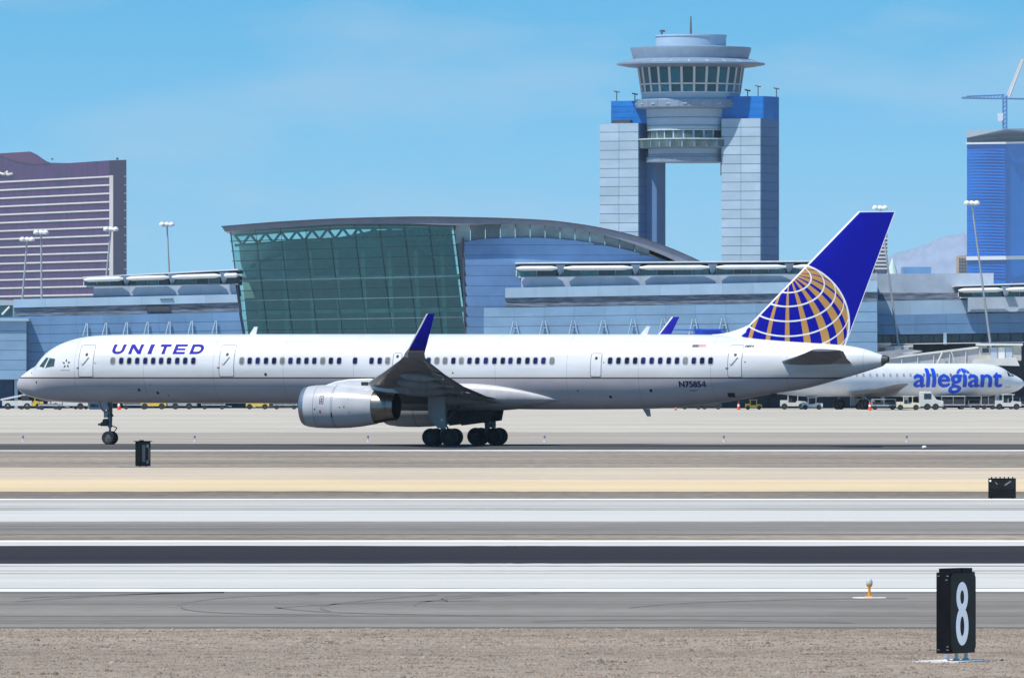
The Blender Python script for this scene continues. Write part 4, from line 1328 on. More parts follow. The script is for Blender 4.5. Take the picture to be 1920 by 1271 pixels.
def canopy_strip(root, segs, yroof, ycan, ysill, Y, x0, x1, npane):
    """roof slab, rounded white sunshades, window strip with panes; y* are functions of photo column"""
    under(MB().prism([W(x0, yroof(x0), Y - 1.2), W(x1, yroof(x1), Y - 1.2), W(x1, yroof(x1) + 2.6, Y - 1.2), W(x0, yroof(x0) + 2.6, Y - 1.2)], (0, 26, 0)).build('roof_slab', TRIMW), root)
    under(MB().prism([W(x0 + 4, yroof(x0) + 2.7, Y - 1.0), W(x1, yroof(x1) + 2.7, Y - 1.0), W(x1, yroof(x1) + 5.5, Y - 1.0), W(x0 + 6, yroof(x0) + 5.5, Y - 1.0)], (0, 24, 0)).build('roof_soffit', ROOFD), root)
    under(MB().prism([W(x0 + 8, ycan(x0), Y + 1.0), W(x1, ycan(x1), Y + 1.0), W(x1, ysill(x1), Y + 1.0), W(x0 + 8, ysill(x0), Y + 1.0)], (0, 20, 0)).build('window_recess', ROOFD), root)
    under(MB().prism([W(x0 + 6, ysill(x0) - 0.6, Y - 0.5), W(x1, ysill(x1) - 0.6, Y - 0.5), W(x1, ysill(x1) + 1.6, Y - 0.5), W(x0 + 6, ysill(x0) + 1.6, Y - 0.5)], (0, 1.6, 0)).build('window_sill', TRIMW), root)
    for a, b in segs:
        R_ = []
        for k in range(9):
            t = k / 8
            x = lerp(a, b, t)
            r = 0.25 * (min(1.0, 0.45 + min(t, 1 - t) * 7))
            c = W(x, ycan(x), Y - 2.2)
            R_.append([c + Vector((0, 1.5 * r * math.cos(i * 0.5236), 1.05 * r * math.sin(i * 0.5236))) for i in range(12)])
        under(MB().loft(R_).build('sunshade', TRIMW, smooth=50), root)
        n = max(1, round((b - a) / npane))
        for k in range(n):
            u, v = lerp(a, b, k / n) + 1.2, lerp(a, b, (k + 1) / n) - 1.2
            under(MB().prism([W(u, ycan(u) + 3.2, Y + 0.9), W(v, ycan(v) + 3.2, Y + 0.9), W(v, ysill(v) - 1, Y + 0.9), W(u, ysill(u) - 1, Y + 0.9)], (0, 0.08, 0)).build('window_pane', TEAL if (k + int(a)) % 3 else DKGLASS), root)
            under(MB().prism([W(u - 2, ycan(u) + 3, Y + 0.6), W(u - 0.6, ycan(u) + 3, Y + 0.6), W(u - 0.6, ysill(u) - 0.6, Y + 0.6), W(u - 2, ysill(u) - 0.6, Y + 0.6)], (0, 0.2, 0)).build('window_bar', TRIMW), root)
        # flared bracket at the end of each shade
        if b < x1 - 3:
            m_ = b + 6
            under(MB().prism([W(m_ - 9, ycan(m_) - 6, Y - 1.9), W(m_ + 9, ycan(m_) - 6, Y - 1.9), W(m_ + 2.5, ysill(m_) - 1, Y - 0.6), W(m_ - 2.5, ysill(m_) - 1, Y - 0.6)], (0, 0.5, 0)).build('shade_bracket', CLADL), root)


RY = 1190.0
rwing = thing('concourse_wing', 'stepped pale blue concourse wing with window strip right of the glass hall', 'building', (W(1270, 690, RY).x, RY, 0))
L = lambda x, y0, m=-0.0155, xr=906: y0 + m * (x - xr)
# service level, lower wall, louvre band, light fascia, upper wall
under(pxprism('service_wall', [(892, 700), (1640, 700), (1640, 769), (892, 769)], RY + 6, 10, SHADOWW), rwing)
under(pxprism('lower_wall', [(907, 577.3), (1645, L(1645, 577.3)), (1645, 702), (907, 702)], RY, 12, JOINT), rwing)
for o in panels('wall_panel', [(907, 577), (1645, L(1645, 577)), (1645, 702 - 4), (907, 702)], RY, 7, 13, CLAD, rwing, gap=0.8): under(o, rwing)
under(pxprism('louvre_band', [(948, 559), (1645, L(1645, 559, -0.016, 948)), (1645, L(1645, 575.5, -0.013, 948)), (948, 575.5)], RY + 0.7, 12, LOUV), rwing)
under(pxprism('fascia_wall', [(946.5, 539.5), (1645, L(1645, 539.5, -0.02, 948)), (1645, L(1645, 559, -0.016, 948)), (946.5, 559)], RY + 0.5, 14, JOINT), rwing)
for o in panels('fascia_panel', [(947, 539.5), (1645, L(1645, 539.5, -0.02, 948)), (1645, L(1645, 558.8, -0.016, 948)), (947, 558.8)], RY + 0.5, 1, 12, CLADL, rwing, gap=0.6): under(o, rwing)
under(pxprism('upper_wall', [(977, 519.5), (1645, L(1645, 519.5, -0.012, 977)), (1645, L(1645, 541, -0.02, 948)), (977, 541)], RY + 1.6, 20, JOINT), rwing)
for o in panels('upper_panel', [(977, 520), (1645, L(1645, 520, -0.012, 977)), (1645, L(1645, 540, -0.02, 948)), (977, 539.5)], RY + 1.6, 1, 9, CLADG, rwing, gap=0.6): under(o, rwing)
canopy_strip(rwing, [(968, 1045), (1057, 1186), (1199, 1330), (1343, 1474), (1487, 1618)], lambda x: L(x, 492, -0.0065, 970), lambda x: L(x, 503.5, -0.006, 970),
             lambda x: L(x, 519, -0.012, 977), RY + 3, 966, 1640, 34)
for px in (965, 1020, 1075, 1131, 1187, 1244, 1301, 1356):
    bracket(px, L(px, 603), 30, 18, RY - 0.3, rwing)

LY = 1192.0
lwing = thing('concourse_wing', 'stepped pale blue concourse wing left of the glass hall', 'building', (W(240, 690, LY).x, LY, 0))
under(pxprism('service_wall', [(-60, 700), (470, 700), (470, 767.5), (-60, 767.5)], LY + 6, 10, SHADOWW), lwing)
under(pxprism('lower_wall', [(-60, 596), (448, 585), (470, 706), (-60, 712)], LY, 12, JOINT), lwing)
for o in panels('wall_panel', [(-60, 596), (448, 585), (468, 705), (-60, 711)], LY, 7, 10, CLADB, lwing, gap=0.8): under(o, lwing)
under(pxprism('louvre_band', [(26, 577.5), (447, 567.5), (449, 586), (26, 594.5)], LY + 0.7, 12, LOUV), lwing)
under(pxprism('fascia_wall', [(25, 561), (444, 551.5), (446, 567.5), (25, 577.5)], LY + 0.5, 14, JOINT), lwing)
for o in panels('fascia_panel', [(25, 561), (444, 551.5), (446, 567.3), (25, 577.3)], LY + 0.5, 1, 7, CLADL, lwing, gap=0.6): under(o, lwing)
under(pxprism('upper_wall', [(176, 537), (441, 533), (444, 553), (174, 557.5)], LY + 1.6, 20, JOINT), lwing)
for o in panels('upper_panel', [(176, 537), (441, 533), (444, 552), (174, 556)], LY + 1.6, 1, 4, CLADG, lwing, gap=0.6): under(o, lwing)
canopy_strip(lwing, [(157, 231), (237, 317), (322, 414), (420, 446)], lambda x: 519 - 0.0518 * (x - 157), lambda x: 525 - 0.031 * (x - 157), lambda x: 536.3 - 0.015 * (x - 176),
             LY + 3, 155, 446, 22)
for px in (163, 199, 238, 277, 318, 360, 405):
    bracket(px, 606 - 0.02 * (px - 163), 25, 9, LY - 0.3, lwing, lean=-3)
tag(under(pxprism('drain_vent', [(300, 560.5), (325, 560), (325, 561.5), (300, 562)], LY + 0.3, 0.2, ROOFD), lwing))
# plant on the louvre ledge
under(pxprism('roof_unit', [(275, 575), (318, 574), (318, 583), (275, 584)], LY + 0.3, 2, ROOFD), lwing)

# outer wing beyond the tail
OY = 1206.0
owing = thing('concourse_wing', 'low outer concourse wing with dark window row beyond the blue tail', 'building', (W(1780, 690, OY).x, OY, 0))
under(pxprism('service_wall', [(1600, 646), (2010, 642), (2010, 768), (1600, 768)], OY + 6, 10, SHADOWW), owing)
under(pxprism('upper_block', [(1646, 513.5), (1863, 512), (1863, 549), (1646, 549)], OY + 10, 20, CLADG), owing)
under(pxprism('louvre_band', [(1646, 549), (1816, 549), (1816, 564), (1646, 564)], OY + 3, 12, LOUV), owing)
under(pxprism('fascia_wall', [(1646, 564), (2010, 560), (2010, 584), (1646, 592)], OY + 1, 12, JOINT), owing)
for o in panels('fascia_panel', [(1646, 564), (2010, 560), (2010, 584), (1646, 591.5)], OY + 1, 1, 6, CLADL, owing, gap=0.6): under(o, owing)
under(pxprism('lower_wall', [(1598, 592), (2010, 584), (2010, 623), (1598, 629)], OY, 10, JOINT), owing)
for o in panels('wall_panel', [(1598, 592), (2010, 584), (2010, 622.6), (1598, 628.6)], OY, 2, 7, CLADB, owing, gap=0.8): under(o, owing)
under(pxprism('window_recess', [(1604, 629), (2010, 623), (2010, 642), (1604, 646)], OY + 1, 5, ROOFD), owing)
for k in range(17):
    u, v = 1608 + 24 * k, 1608 + 24 * (k + 1) - 1.5
    f_ = lambda x: -0.0148 * (x - 1604)
    under(MB().prism([W(u, 630 + f_(u), OY + 0.7), W(v, 630 + f_(v), OY + 0.7), W(v, 645 + f_(v), OY + 0.7), W(u, 645 + f_(u), OY + 0.7)], (0, 0.1, 0)).build('window_pane', DKGLASS), owing)
under(pxprism('window_sill', [(1600, 645.5), (2010, 639.5), (2010, 641), (1600, 647)], OY - 0.6, 1.2, TRIMW), owing)
under(pxprism('wall_post', [(1769, 624), (1775, 624), (1775, 646), (1769, 646)], OY - 0.2, 0.6, CLADL), owing)
under(MB().tube(W(1612, 629, OY - 1), W(1604, 648, OY - 1), 0.16).build('wall_brace', TRIMW), owing)
under(pxprism('end_wall', [(1815, 557.5), (2010, 556), (2010, 584), (1815, 585)], OY - 2, 4, CLADG), owing)
canopy_strip(owing, [(1797, 1880), (1886, 1990)], lambda x: 534.5 - 0.03 * (x - 1795), lambda x: 545 - 0.02 * (x - 1795), lambda x: 557.5 - 0.012 * (x - 1815), OY - 1, 1794, 2005, 24)
under(pxprism('roof_plant', [(1694, 500.5), (1746, 500.5), (1746, 514), (1694, 514)], OY + 18, 8, CLADB), owing)

# boxy gatehouse on the left, nearer than the wing
BY = 1188.0
gate = thing('gatehouse', 'grey-blue panelled gate block at the left edge by the plane nose', 'building', (W(0, 690, BY).x, BY, 0))
under(pxprism('wall', [(-70, 602), (50, 602), (50, 712), (-70, 712)], BY, 14, JOINT), gate)
for o in panels('wall_panel', [(-70, 602), (49.6, 602), (49.6, 711.5), (-70, 711.5)], BY, 6, 2, CLAD, gate, gap=0.8): under(o, gate)
under(pxprism('roof_slab', [(-72, 595.5), (53, 597), (54, 602), (-72, 602)], BY - 0.6, 16, CLADL), gate)
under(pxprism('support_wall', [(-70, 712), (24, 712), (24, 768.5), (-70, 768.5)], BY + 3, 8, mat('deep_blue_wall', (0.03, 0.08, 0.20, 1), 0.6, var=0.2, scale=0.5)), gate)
under(pxprism('support_column', [(27, 712), (33, 712), (33, 768.5), (27, 768.5)], BY + 1, 1, CLADL), gate)
lounge = thing('rooftop_lounge', 'dark green glazed rooftop room at the left edge above the gate block', 'building', (W(-20, 690, 1240).x, 1240, 0))
under(pxprism('glazing', [(-60, 573), (24, 573), (24, 640), (-60, 640)], 1240, 10, TEAL), lounge)
under(pxprism('roof_slab', [(-60, 561), (27, 563), (27, 572.5), (-60, 572.5)], 1239.4, 11, CLADG), lounge)
under(MB().tube(W(4, 590, 1239.5), W(18, 575, 1239.5), 0.12).build('brace', TRIMW), lounge)


# --- jet bridges at the outer wing
BRW = mat('bridge_white', (0.72, 0.72, 0.70, 1), 0.55, var=0.06, scale=0.6)
BRG = mat('bridge_grey', (0.46, 0.465, 0.49, 1), 0.55, var=0.06, scale=0.4, stretch=(6, 1, 0.4))
BRB = mat('bridge_beige', (0.55, 0.52, 0.46, 1), 0.6, var=0.1, scale=0.6)


def bridge(label, Y, tun, thick, cabq, legs):
    b = thing('jet_bridge', label, 'jet bridge', (W(tun[0][0], 690, Y).x, Y, 0), group=None)
    (xa, ya), (xb, yb) = tun
    under(pxprism('tunnel', [(xa, ya), (xb, yb), (xb, yb + thick), (xa, ya + thick)], Y, 3.2, BRG), b)
    under(pxprism('tunnel_roof', [(xa, ya - 3.5), (xb, yb - 3.5), (xb, yb), (xa, ya)], Y - 0.25, 3.7, BRW), b)
    under(pxprism('cab', cabq, Y - 0.5, 4.2, BRB), b)
    x0, x1 = min(p[0] for p in cabq), max(p[0] for p in cabq)
    y0 = min(p[1] for p in cabq); y1 = max(p[1] for p in cabq)
    under(pxprism('cab_roof', [(x0 - 3, y0 - 4), (x1 + 3, y0 - 4), (x1 + 3, y0), (x0 - 3, y0)], Y - 0.9, 5, BRW), b)
    under(pxprism('cab_window', [(x0 + 6, y0 + 5), (x0 + 18, y0 + 5), (x0 + 18, y0 + 13), (x0 + 6, y0 + 13)], Y - 0.56, 0.05, DKGLASS), b)
    for k in range(3):
        under(pxprism('cab_panel', [(x0 + 22 + 14 * k, y0 + 3), (x0 + 34 + 14 * k, y0 + 3), (x0 + 34 + 14 * k, y1 - 3), (x0 + 22 + 14 * k, y1 - 3)], Y - 0.62, 0.1, BRW if k % 2 else CLADG), b)
    for lx, ly in legs:
        p = W(lx, ly, Y + 1.5)
        under(MB().tube(p, (p.x, p.y, 0.5), 0.22, 0.22, 10).tube((p.x - 0.7, p.y, 0.35), (p.x + 0.7, p.y, 0.35), 0.34, 0.34, 12).build('support_leg', BRG, smooth=40), b)
    return b


bA = bridge('long grey jet bridge reaching over the small airplane by its nose', 1180, ((1640, 676), (1850, 651)), 40, [(1836, 652), (1915, 648), (1915, 676), (1836, 676)], [(1700, 690), (1870, 676)])
under(MB().prism([W(1826, 676, 1176), W(1905, 670, 1176), W(1912, 686, 1176), W(1826, 684, 1176)], (0, 4, 0)).build('cab_hood', BRW), bA)
under(MB().tube(W(1768, 658, 1179.5), W(1754, 690, 1179.5), 0.10).tube(W(1783, 656, 1179.5), W(1794, 690, 1179.5), 0.06).build('tunnel_strut', BRW), bA)
for k in range(6):
    px = 1660 + 30 * k
    py = 676 - (px - 1640) * 0.119
    under(pxprism('tunnel_rib', [(px, py + 1), (px + 1.6, py + 1), (px + 1.6, py + 39), (px, py + 39)], 1179.85, 0.15, BRW), bA)
bB = bridge('short white-roofed jet bridge just right of the plane tail cone', 1194, ((1615, 655), (1712, 650)), 16, [(1642, 648), (1668, 647), (1668, 664), (1642, 664)], [(1700, 666), (1655, 664)])

# ------------------------------------------------------------------ control tower
TY = 1811.0
TS = TY / F
tower = thing('control_tower', 'tall airport control tower on two panelled legs with round glass cab', 'tower', ((1292 - CX) * TS, TY, 0), -math.radians(25))
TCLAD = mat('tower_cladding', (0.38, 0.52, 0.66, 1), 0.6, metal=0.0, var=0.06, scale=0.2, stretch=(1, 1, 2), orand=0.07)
TSHADE = mat('tower_cladding_shaded', (0.10, 0.20, 0.40, 1), 0.6, var=0.06, scale=0.2, orand=0.07)  # darker copy of the tower cladding, shade of the side faces in its colour
TBLUE = mat('tower_blue', (0.004, 0.18, 0.60, 1), 0.5, var=0.10, scale=0.3, orand=0.07)
TGREY = mat('tower_ring', (0.25, 0.34, 0.46, 1), 0.45, metal=0.2, var=0.07, scale=0.4, orand=0.07)
TGLASS = mat('tower_cab_glass', (0.006, 0.085, 0.13, 1), 0.2, var=0.9, scale=0.22, spec=0.25, orand=0.45)
TGLASS2 = mat('tower_lower_glass', (0.10, 0.15, 0.15, 1), 0.12, var=0.5, scale=0.3, spec=0.7, orand=0.45)
TSTRIP = mat('tower_mullion', (0.60, 0.64, 0.68, 1), 0.5, var=0.08, scale=1)


def tz(py): return CH - (py - HZ) * TS


def legbox(u0, u1, v0, v1, zt, name, body, panel, zlow, rowpx=17.0):
    u0, u1, v0, v1 = [a * TS for a in (u0, u1, v0, v1)]
    leg = MB().box((u0, v0, 0), (u1, v1, zt)).build(name, body, tower)
    h = rowpx * TS
    n = int((zt - zlow) / h)
    for k in range(n):
        z1 = zt - 0.03 - k * h
        z0 = z1 - h + 0.09
        um = (u0 + u1) / 2
        for a, b in ((u0, um), (um, u1)):
            MB().box((a + 0.03, v0 - 0.07, z0), (b - 0.03, v0 + 0.02, z1)).build('cladding_panel', panel, leg)
        MB().box((u1 - 0.02, v0 + 0.02, z0), (u1 + 0.07, v1 - 0.02, z1)).build('cladding_panel', TSHADE, leg)
    return leg


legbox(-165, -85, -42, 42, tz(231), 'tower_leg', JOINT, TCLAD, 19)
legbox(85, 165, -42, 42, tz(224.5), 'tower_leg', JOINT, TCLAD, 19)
MB().box((-84 * TS, -10 * TS, 0), (-62 * TS, 30 * TS, tz(285))).build('stair_shaft', TSHADE, tower)
MB().box((62 * TS, 5 * TS, tz(330)), (84 * TS, 30 * TS, tz(285))).build('service_duct', CLADG, tower)
for u0, u1, v0, v1, py in ((-148, -60, -28, 42, 189), (60, 165, -30, 42, 183)):
    c = MB().box((u0 * TS, v0 * TS, tz(232)), (u1 * TS, v1 * TS, tz(py))).build('blue_penthouse', TBLUE, tower)
    n = 4
    hh = (tz(py) - tz(231)) / n
    for k in range(n):
        z0 = tz(231) + k * hh
        MB().box((u0 * TS + 0.05, v0 * TS - 0.06, z0 + 0.03), (u1 * TS - 0.05, v0 * TS + 0.02, z0 + hh - 0.03)).build('blue_panel', TBLUE, c)
        MB().box((u1 * TS - 0.02, v0 * TS + 0.02, z0 + 0.03), (u1 * TS + 0.06, v1 * TS - 0.02, z0 + hh - 0.03)).build('blue_panel', TBLUE, c)
MB().box((-142 * TS, -38 * TS, tz(231)), (-104 * TS, 0, tz(225))).build('roof_unit', ROOFD, tower)
OX = 4 * TS * math.cos(math.radians(25))


def ring(name, prof, m, parent=tower, n=64):
    return MB().lathe([(r * TS, tz(py)) for r, py in prof], (OX, 0, 0), 'z', n).build(name, m, parent, smooth=30)


ring('shaft', [(0.1, 305), (80, 305), (80, 279), (80, 245), (82, 243), (84, 206), (70, 206)], TCLAD)
for py in (222, 237, 291):
    ring('shaft_seam', [(83, py - 0.6), (85, py), (83, py + 0.6)], ROOFG)
ring('lower_ring', [(80, 280), (95, 278.5), (96, 277), (96, 263), (95, 262), (80, 262)], TGREY)
ring('shaft_base_beam', [(0.1, 304.8), (84, 304.8), (84, 295.5), (80, 294)], TGREY)
belt = ring('belt_ring', [(84, 206), (103, 204), (104, 202), (104, 189), (103, 187.5), (90, 187.5)], TGREY)
ring('cab_base', [(84, 190), (92, 187.5), (93, 176), (88, 174.5)], TCLAD)
cabr = ring('cab_core', [(40, 187), (40, 124)], DKGLASS)
ring('eave_ring', [(98, 128.5), (120, 126), (139, 122.5), (139, 119.5), (120, 114), (107, 111)], TGREY)
ring('roof_ring', [(105, 113), (108, 111), (113.5, 93), (113, 90), (64, 87)], TGREY)
ring('penthouse_drum', [(66, 89), (66, 69.5), (67.5, 69.3), (67.5, 66.5), (0.1, 66)], TCLAD)
for k in range(24):
    a = 2 * math.pi * (k + 0.5) / 24
    rb = MB().prism([(105 * TS, -0.12, tz(113)), (137 * TS, -0.12, tz(119.3)), (137 * TS, -0.12, tz(118.2)), (106 * TS, -0.12, tz(110.8))], (0, 0.24, 0)).build('eave_rib', TCLAD, tower)
    rb.location = (OX, 0, 0); rb.rotation_euler = (0, 0, a)
NP = 26


def ring_panes(r0, p0, r1, p1, n, m, name, fill=0.86, off=0.0, parent=tower):
    """n flat panes round the tower from (radius r0, row p0) down to (r1, p1)"""
    da = math.pi / n * fill
    mb = MB()
    R0, R1 = r0 * TS, r1 * TS
    vs = []
    for R, z in ((R0, tz(p0)), (R1, tz(p1))):
        for s in (-1, 1):
            vs.append((R * math.cos(da * s), R * math.sin(da * s), z))
    vs += [(x - 0.08, y, z) for x, y, z in vs]
    mb.add(vs, [(0, 1, 3, 2), (4, 6, 7, 5), (0, 4, 5, 1), (2, 3, 7, 6), (0, 2, 6, 4), (1, 5, 7, 3)])
    me = mb.mesh(name, m)
    for k in range(n):
        o = link(name, me, parent)
        o.location = (OX, 0, 0)
        o.rotation_euler = (0, 0, 2 * math.pi * (k + off) / n)


ring_panes(99.5, 124.5, 94.5, 158, NP, TGLASS, 'cab_pane')
ring_panes(94, 161, 92.3, 174.5, NP, TGLASS, 'cab_pane')
ring('cab_rail', [(93, 157.8), (95.6, 157.8), (95.2, 160.6), (93, 160.6)], TSTRIP)
ring('cab_sill', [(91, 174), (94, 174), (94, 176.4), (91, 176.4)], TSTRIP)
mu = MB()
da = 0.020
vs = []
for R, z in ((100.5 * TS, tz(124)), (93 * TS, tz(175.5))):
    vs += [(R + 0.06, -0.20, z), (R + 0.06, 0.20, z), (R - 0.25, 0.20, z), (R - 0.25, -0.20, z)]
me = MB().add(vs, [(0, 1, 5, 4), (1, 2, 6, 5), (2, 3, 7, 6), (3, 0, 4, 7), (0, 3, 2, 1), (4, 5, 6, 7)]).mesh('cab_mullion', TSTRIP)
for k in range(NP):
    o = link('cab_mullion', me, tower)
    o.location = (OX, 0, 0); o.rotation_euler = (0, 0, 2 * math.pi * (k + 0.5) / NP)
ring_panes(81.5, 246.5, 81.5, 260, NP, TGLASS2, 'lower_pane', 0.78)
ring_panes(97.2, 264, 97.2, 276.5, NP, TGLASS2, 'lower_pane', 0.80)
ring('lower_rail', [(95, 261), (98, 261), (98, 263), (95, 263)], TSTRIP)
ring('lower_lintel', [(80, 244), (82.5, 244), (82.5, 246), (80, 246)], TSTRIP)
ring_panes(104.6, 190, 104.6, 202, 30, TGREY, 'belt_panel', 0.95)
for k in range(20):
    a = 2 * math.pi * k / 20
    lm = MB().box((104.9 * TS, -0.35, tz(197)), (105.8 * TS, 0.35, tz(195.4))).build('belt_lamp', TSTRIP, tower)
    lm.location = (OX, 0, 0); lm.rotation_euler = (0, 0, a)
for px, y0_, y1_ in ((1296, 31, 66),):
    MB().tube((OX, 0, tz(67)), (OX, 0, tz(31)), 0.22, 0.10, 8).build('roof_antenna', STEEL, tower)
MB().tube((-56 * TS, 0, tz(67)), (-56 * TS, 0, tz(58)), 0.15).box((-58 * TS, -0.5, tz(60)), (-52 * TS, 0.5, tz(56))).build('roof_antenna', STEEL, tower)
for u, v, b, t in ((-140, -20, 189, 170), (-116, 10, 189, 174), (150, -20, 183, 163), (163, 36, 183, 166), (120, 0, 183, 170)):
    MB().tube((u * TS, v * TS, tz(b)), (u * TS, v * TS, tz(t)), 0.09).tube((u * TS - 0.5, v * TS, tz(t)), (u * TS + 0.5, v * TS, tz(t) - 0.2), 0.12).build('roof_antenna', STEEL, tower)

# ------------------------------------------------------------------ far hotels, crane, ridge
WYN = mat('hazed_bronze_glass', (0.075, 0.020, 0.10, 1), 0.5, metal=0.0, var=0.22, scale=0.12, stretch=(1, 1, 0.4), spec=0.12)  # bronze glass with haze and reflected sky tinted in as purple
WYNR = mat('bronze_glass_side', (0.11, 0.025, 0.085, 1), 0.5, metal=0.0, var=0.12, scale=0.01, spec=0.12)
CREAM = mat('cream_ledge', (0.80, 0.76, 0.72, 1), 0.7, var=0.05, scale=0.02)
hotel = thing('hotel_tower', 'purple-bronze glass hotel tower with cream floor bands at the far left', 'building', (W(80, 690, 8800).x, 8800, 0))


H_A, H_B = W(-70, 690, 8800 * 1.04), W(205, 690, 8800.0)


def HW(px, py, Yr=8800.0, d=0.0):
    """hotel front: one flat face that swings away to the left, so level bands fall towards the left edge"""
    k = (px - CX) / F
    a = (k * H_A.y - H_A.x) / ((H_B.x - H_A.x) - k * (H_B.y - H_A.y))
    p = H_A.lerp(H_B, a)
    return Vector((p.x, p.y + d, CH - (py - HZ) * 8800.0 / F))


fr = [(-70, 276), (57, 276), (66, 283), (78, 292), (95, 299.5), (130, 302), (205, 301), (205, 700), (-70, 700)]
under(MB().prism([HW(a, b) for a, b in fr], (0, 120, 0)).build('glass_front', WYN), hotel)
under(MB().prism([W(205, 301, 8800), W(237, 300, 8830), W(238, 700, 8830), W(205, 700, 8800)], (-5, 100, 0)).build('glass_end', WYNR), hotel)
under(MB().prism([HW(a, b, d=-2) for a, b in [(-10, 277), (56, 277), (66, 284), (80, 294), (95, 301), (60, 300), (30, 293), (10, 284)]], (0, 1.5, 0)).build('roof_scoop', WYNR), hotel)
for k in range(15):
    yb_ = 330 + 15.75 * k
    under(MB().prism([HW(-70, yb_, d=-2.5), HW(60, yb_, d=-2.5), HW(205, yb_, d=-2.5), HW(205, yb_ + 2.8, d=-2.5), HW(60, yb_ + 2.8, d=-2.5), HW(-70, yb_ + 2.8, d=-2.5)], (0, 2.4, 0)).build('floor_band', CREAM), hotel)
    under(MB().prism([W(232.5, yb_, 8820), W(237.5, yb_, 8822), W(237.5, yb_ + 2, 8822), W(232.5, yb_ + 2, 8820)], (0, 6, 0)).build('floor_band', CREAM), hotel)
under(MB().prism([W(205, 329, 8796), W(212, 329, 8796), W(212, 700, 8796), W(205, 700, 8796)], (0, 3.5, 0)).build('corner_column', CREAM), hotel)
under(MB().path([HW(-8, 317, d=-4), HW(0, 314, d=-4), HW(8, 317, d=-4), HW(14, 312, d=-4), HW(14, 318, d=-4), HW(23, 316.5, d=-4)], 1.0, 6).build('roof_sign', CREAM), hotel)
under(MB().tube(W(220, 300, 8810), W(220, 296, 8810), 1.0).tube(W(98, 300, 8810), W(98, 297, 8810), 0.8).build('roof_mast', DARKM), hotel)

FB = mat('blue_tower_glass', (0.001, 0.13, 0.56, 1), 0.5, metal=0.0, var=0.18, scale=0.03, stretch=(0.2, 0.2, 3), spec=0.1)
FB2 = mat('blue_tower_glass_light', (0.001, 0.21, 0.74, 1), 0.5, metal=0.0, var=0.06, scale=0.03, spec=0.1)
FY = 9840.0
blue = thing('blue_tower', 'unfinished blue glass tower with crane at the far right', 'building', (W(1880, 690, FY).x, FY, 0))
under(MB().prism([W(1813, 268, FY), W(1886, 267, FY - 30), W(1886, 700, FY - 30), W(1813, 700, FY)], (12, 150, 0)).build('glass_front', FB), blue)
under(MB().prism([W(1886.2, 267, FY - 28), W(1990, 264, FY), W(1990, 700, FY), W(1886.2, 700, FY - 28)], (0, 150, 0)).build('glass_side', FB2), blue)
for k in range(44):
    yb_ = 274 + 5.7 * k
    if yb_ > 525: break
    under(MB().prism([W(1815, yb_ + 0.5, FY - 1), W(1884, yb_, FY - 31), W(1884, yb_ + 1.3, FY - 31), W(1815, yb_ + 1.8, FY - 1)], (0, 0.8, 0)).build('floor_line', FB2), blue)
for ya, yb_ in ((266.5, 270), (480, 487)):
    under(MB().prism([W(1811.5, ya + 1, FY - 3), W(1886, ya, FY - 34), W(1886, yb_, FY - 34), W(1811.5, yb_ + 1, FY - 3)], (0, 2.5, 0)).build('white_band', TRIMW), blue)
    under(MB().prism([W(1886.1, ya, FY - 34), W(1990, ya - 2, FY - 4), W(1990, yb_ - 2, FY - 4), W(1886.1, yb_, FY - 34)], (0, 2.5, 0)).build('white_band', TRIMW), blue)
under(MB().prism([W(1812, 245, FY - 2), W(1886, 242, FY - 32), W(1990, 240, FY), W(1990, 256, FY), W(1886, 257, FY - 32), W(1812, 259, FY - 2)], (10, 120, 0)).build('concrete_parapet', CLADG), blue)
under(MB().prism([W(1813, 259, FY), W(1886, 257, FY - 28), W(1990, 256, FY), W(1990, 266, FY), W(1886, 267, FY - 28), W(1813, 268, FY)], (9, 110, 0)).build('dark_storey', SHADOWW), blue)
CRB = mat('crane_blue', (0.05, 0.20, 0.50, 1), 0.5, var=0.1, scale=0.05)
crane = thing('tower_crane', 'blue construction crane standing on top of the blue tower', 'crane', W(1884, 245, FY + 20))
cb = MB()
for s in (-3.2, 3.2):
    cb.tube(W(1884 + s, 246, FY + 20), W(1884 + s, 180, FY + 20), 0.8, 0.8, 6)
for k in range(8):
    cb.tube(W(1880.8, 244 - 8 * k, FY + 20), W(1887.2, 236 - 8 * k, FY + 20), 0.6, 0.6, 6)
under(cb.build('mast', CRB), crane)
cb = MB()
cb.tube(W(1803, 184, FY + 20), W(1930, 186, FY + 20), 0.9, 0.9, 6).tube(W(1812, 181, FY + 20), W(1884, 178, FY + 20), 0.7, 0.7, 6)
for k in range(12):
    cb.tube(W(1803 + 6.5 * k, 184, FY + 20), W(1809 + 6.5 * k, 181 - k * 0.2, FY + 20), 0.5, 0.5, 6)
under(cb.build('jib', CRB), crane)
under(MB().tube(W(1892, 182, FY + 22), W(1919, 112, FY + 22), 1.3, 0.9, 6).tube(W(1889, 178, FY + 22), W(1916, 112, FY + 22), 0.6, 0.6, 6).build('raised_jib', CREAM), crane)
under(pxprism('cab', [(1870, 213), (1881, 212), (1881, 226), (1872, 228)], FY + 18, 6, TRIMW), crane)

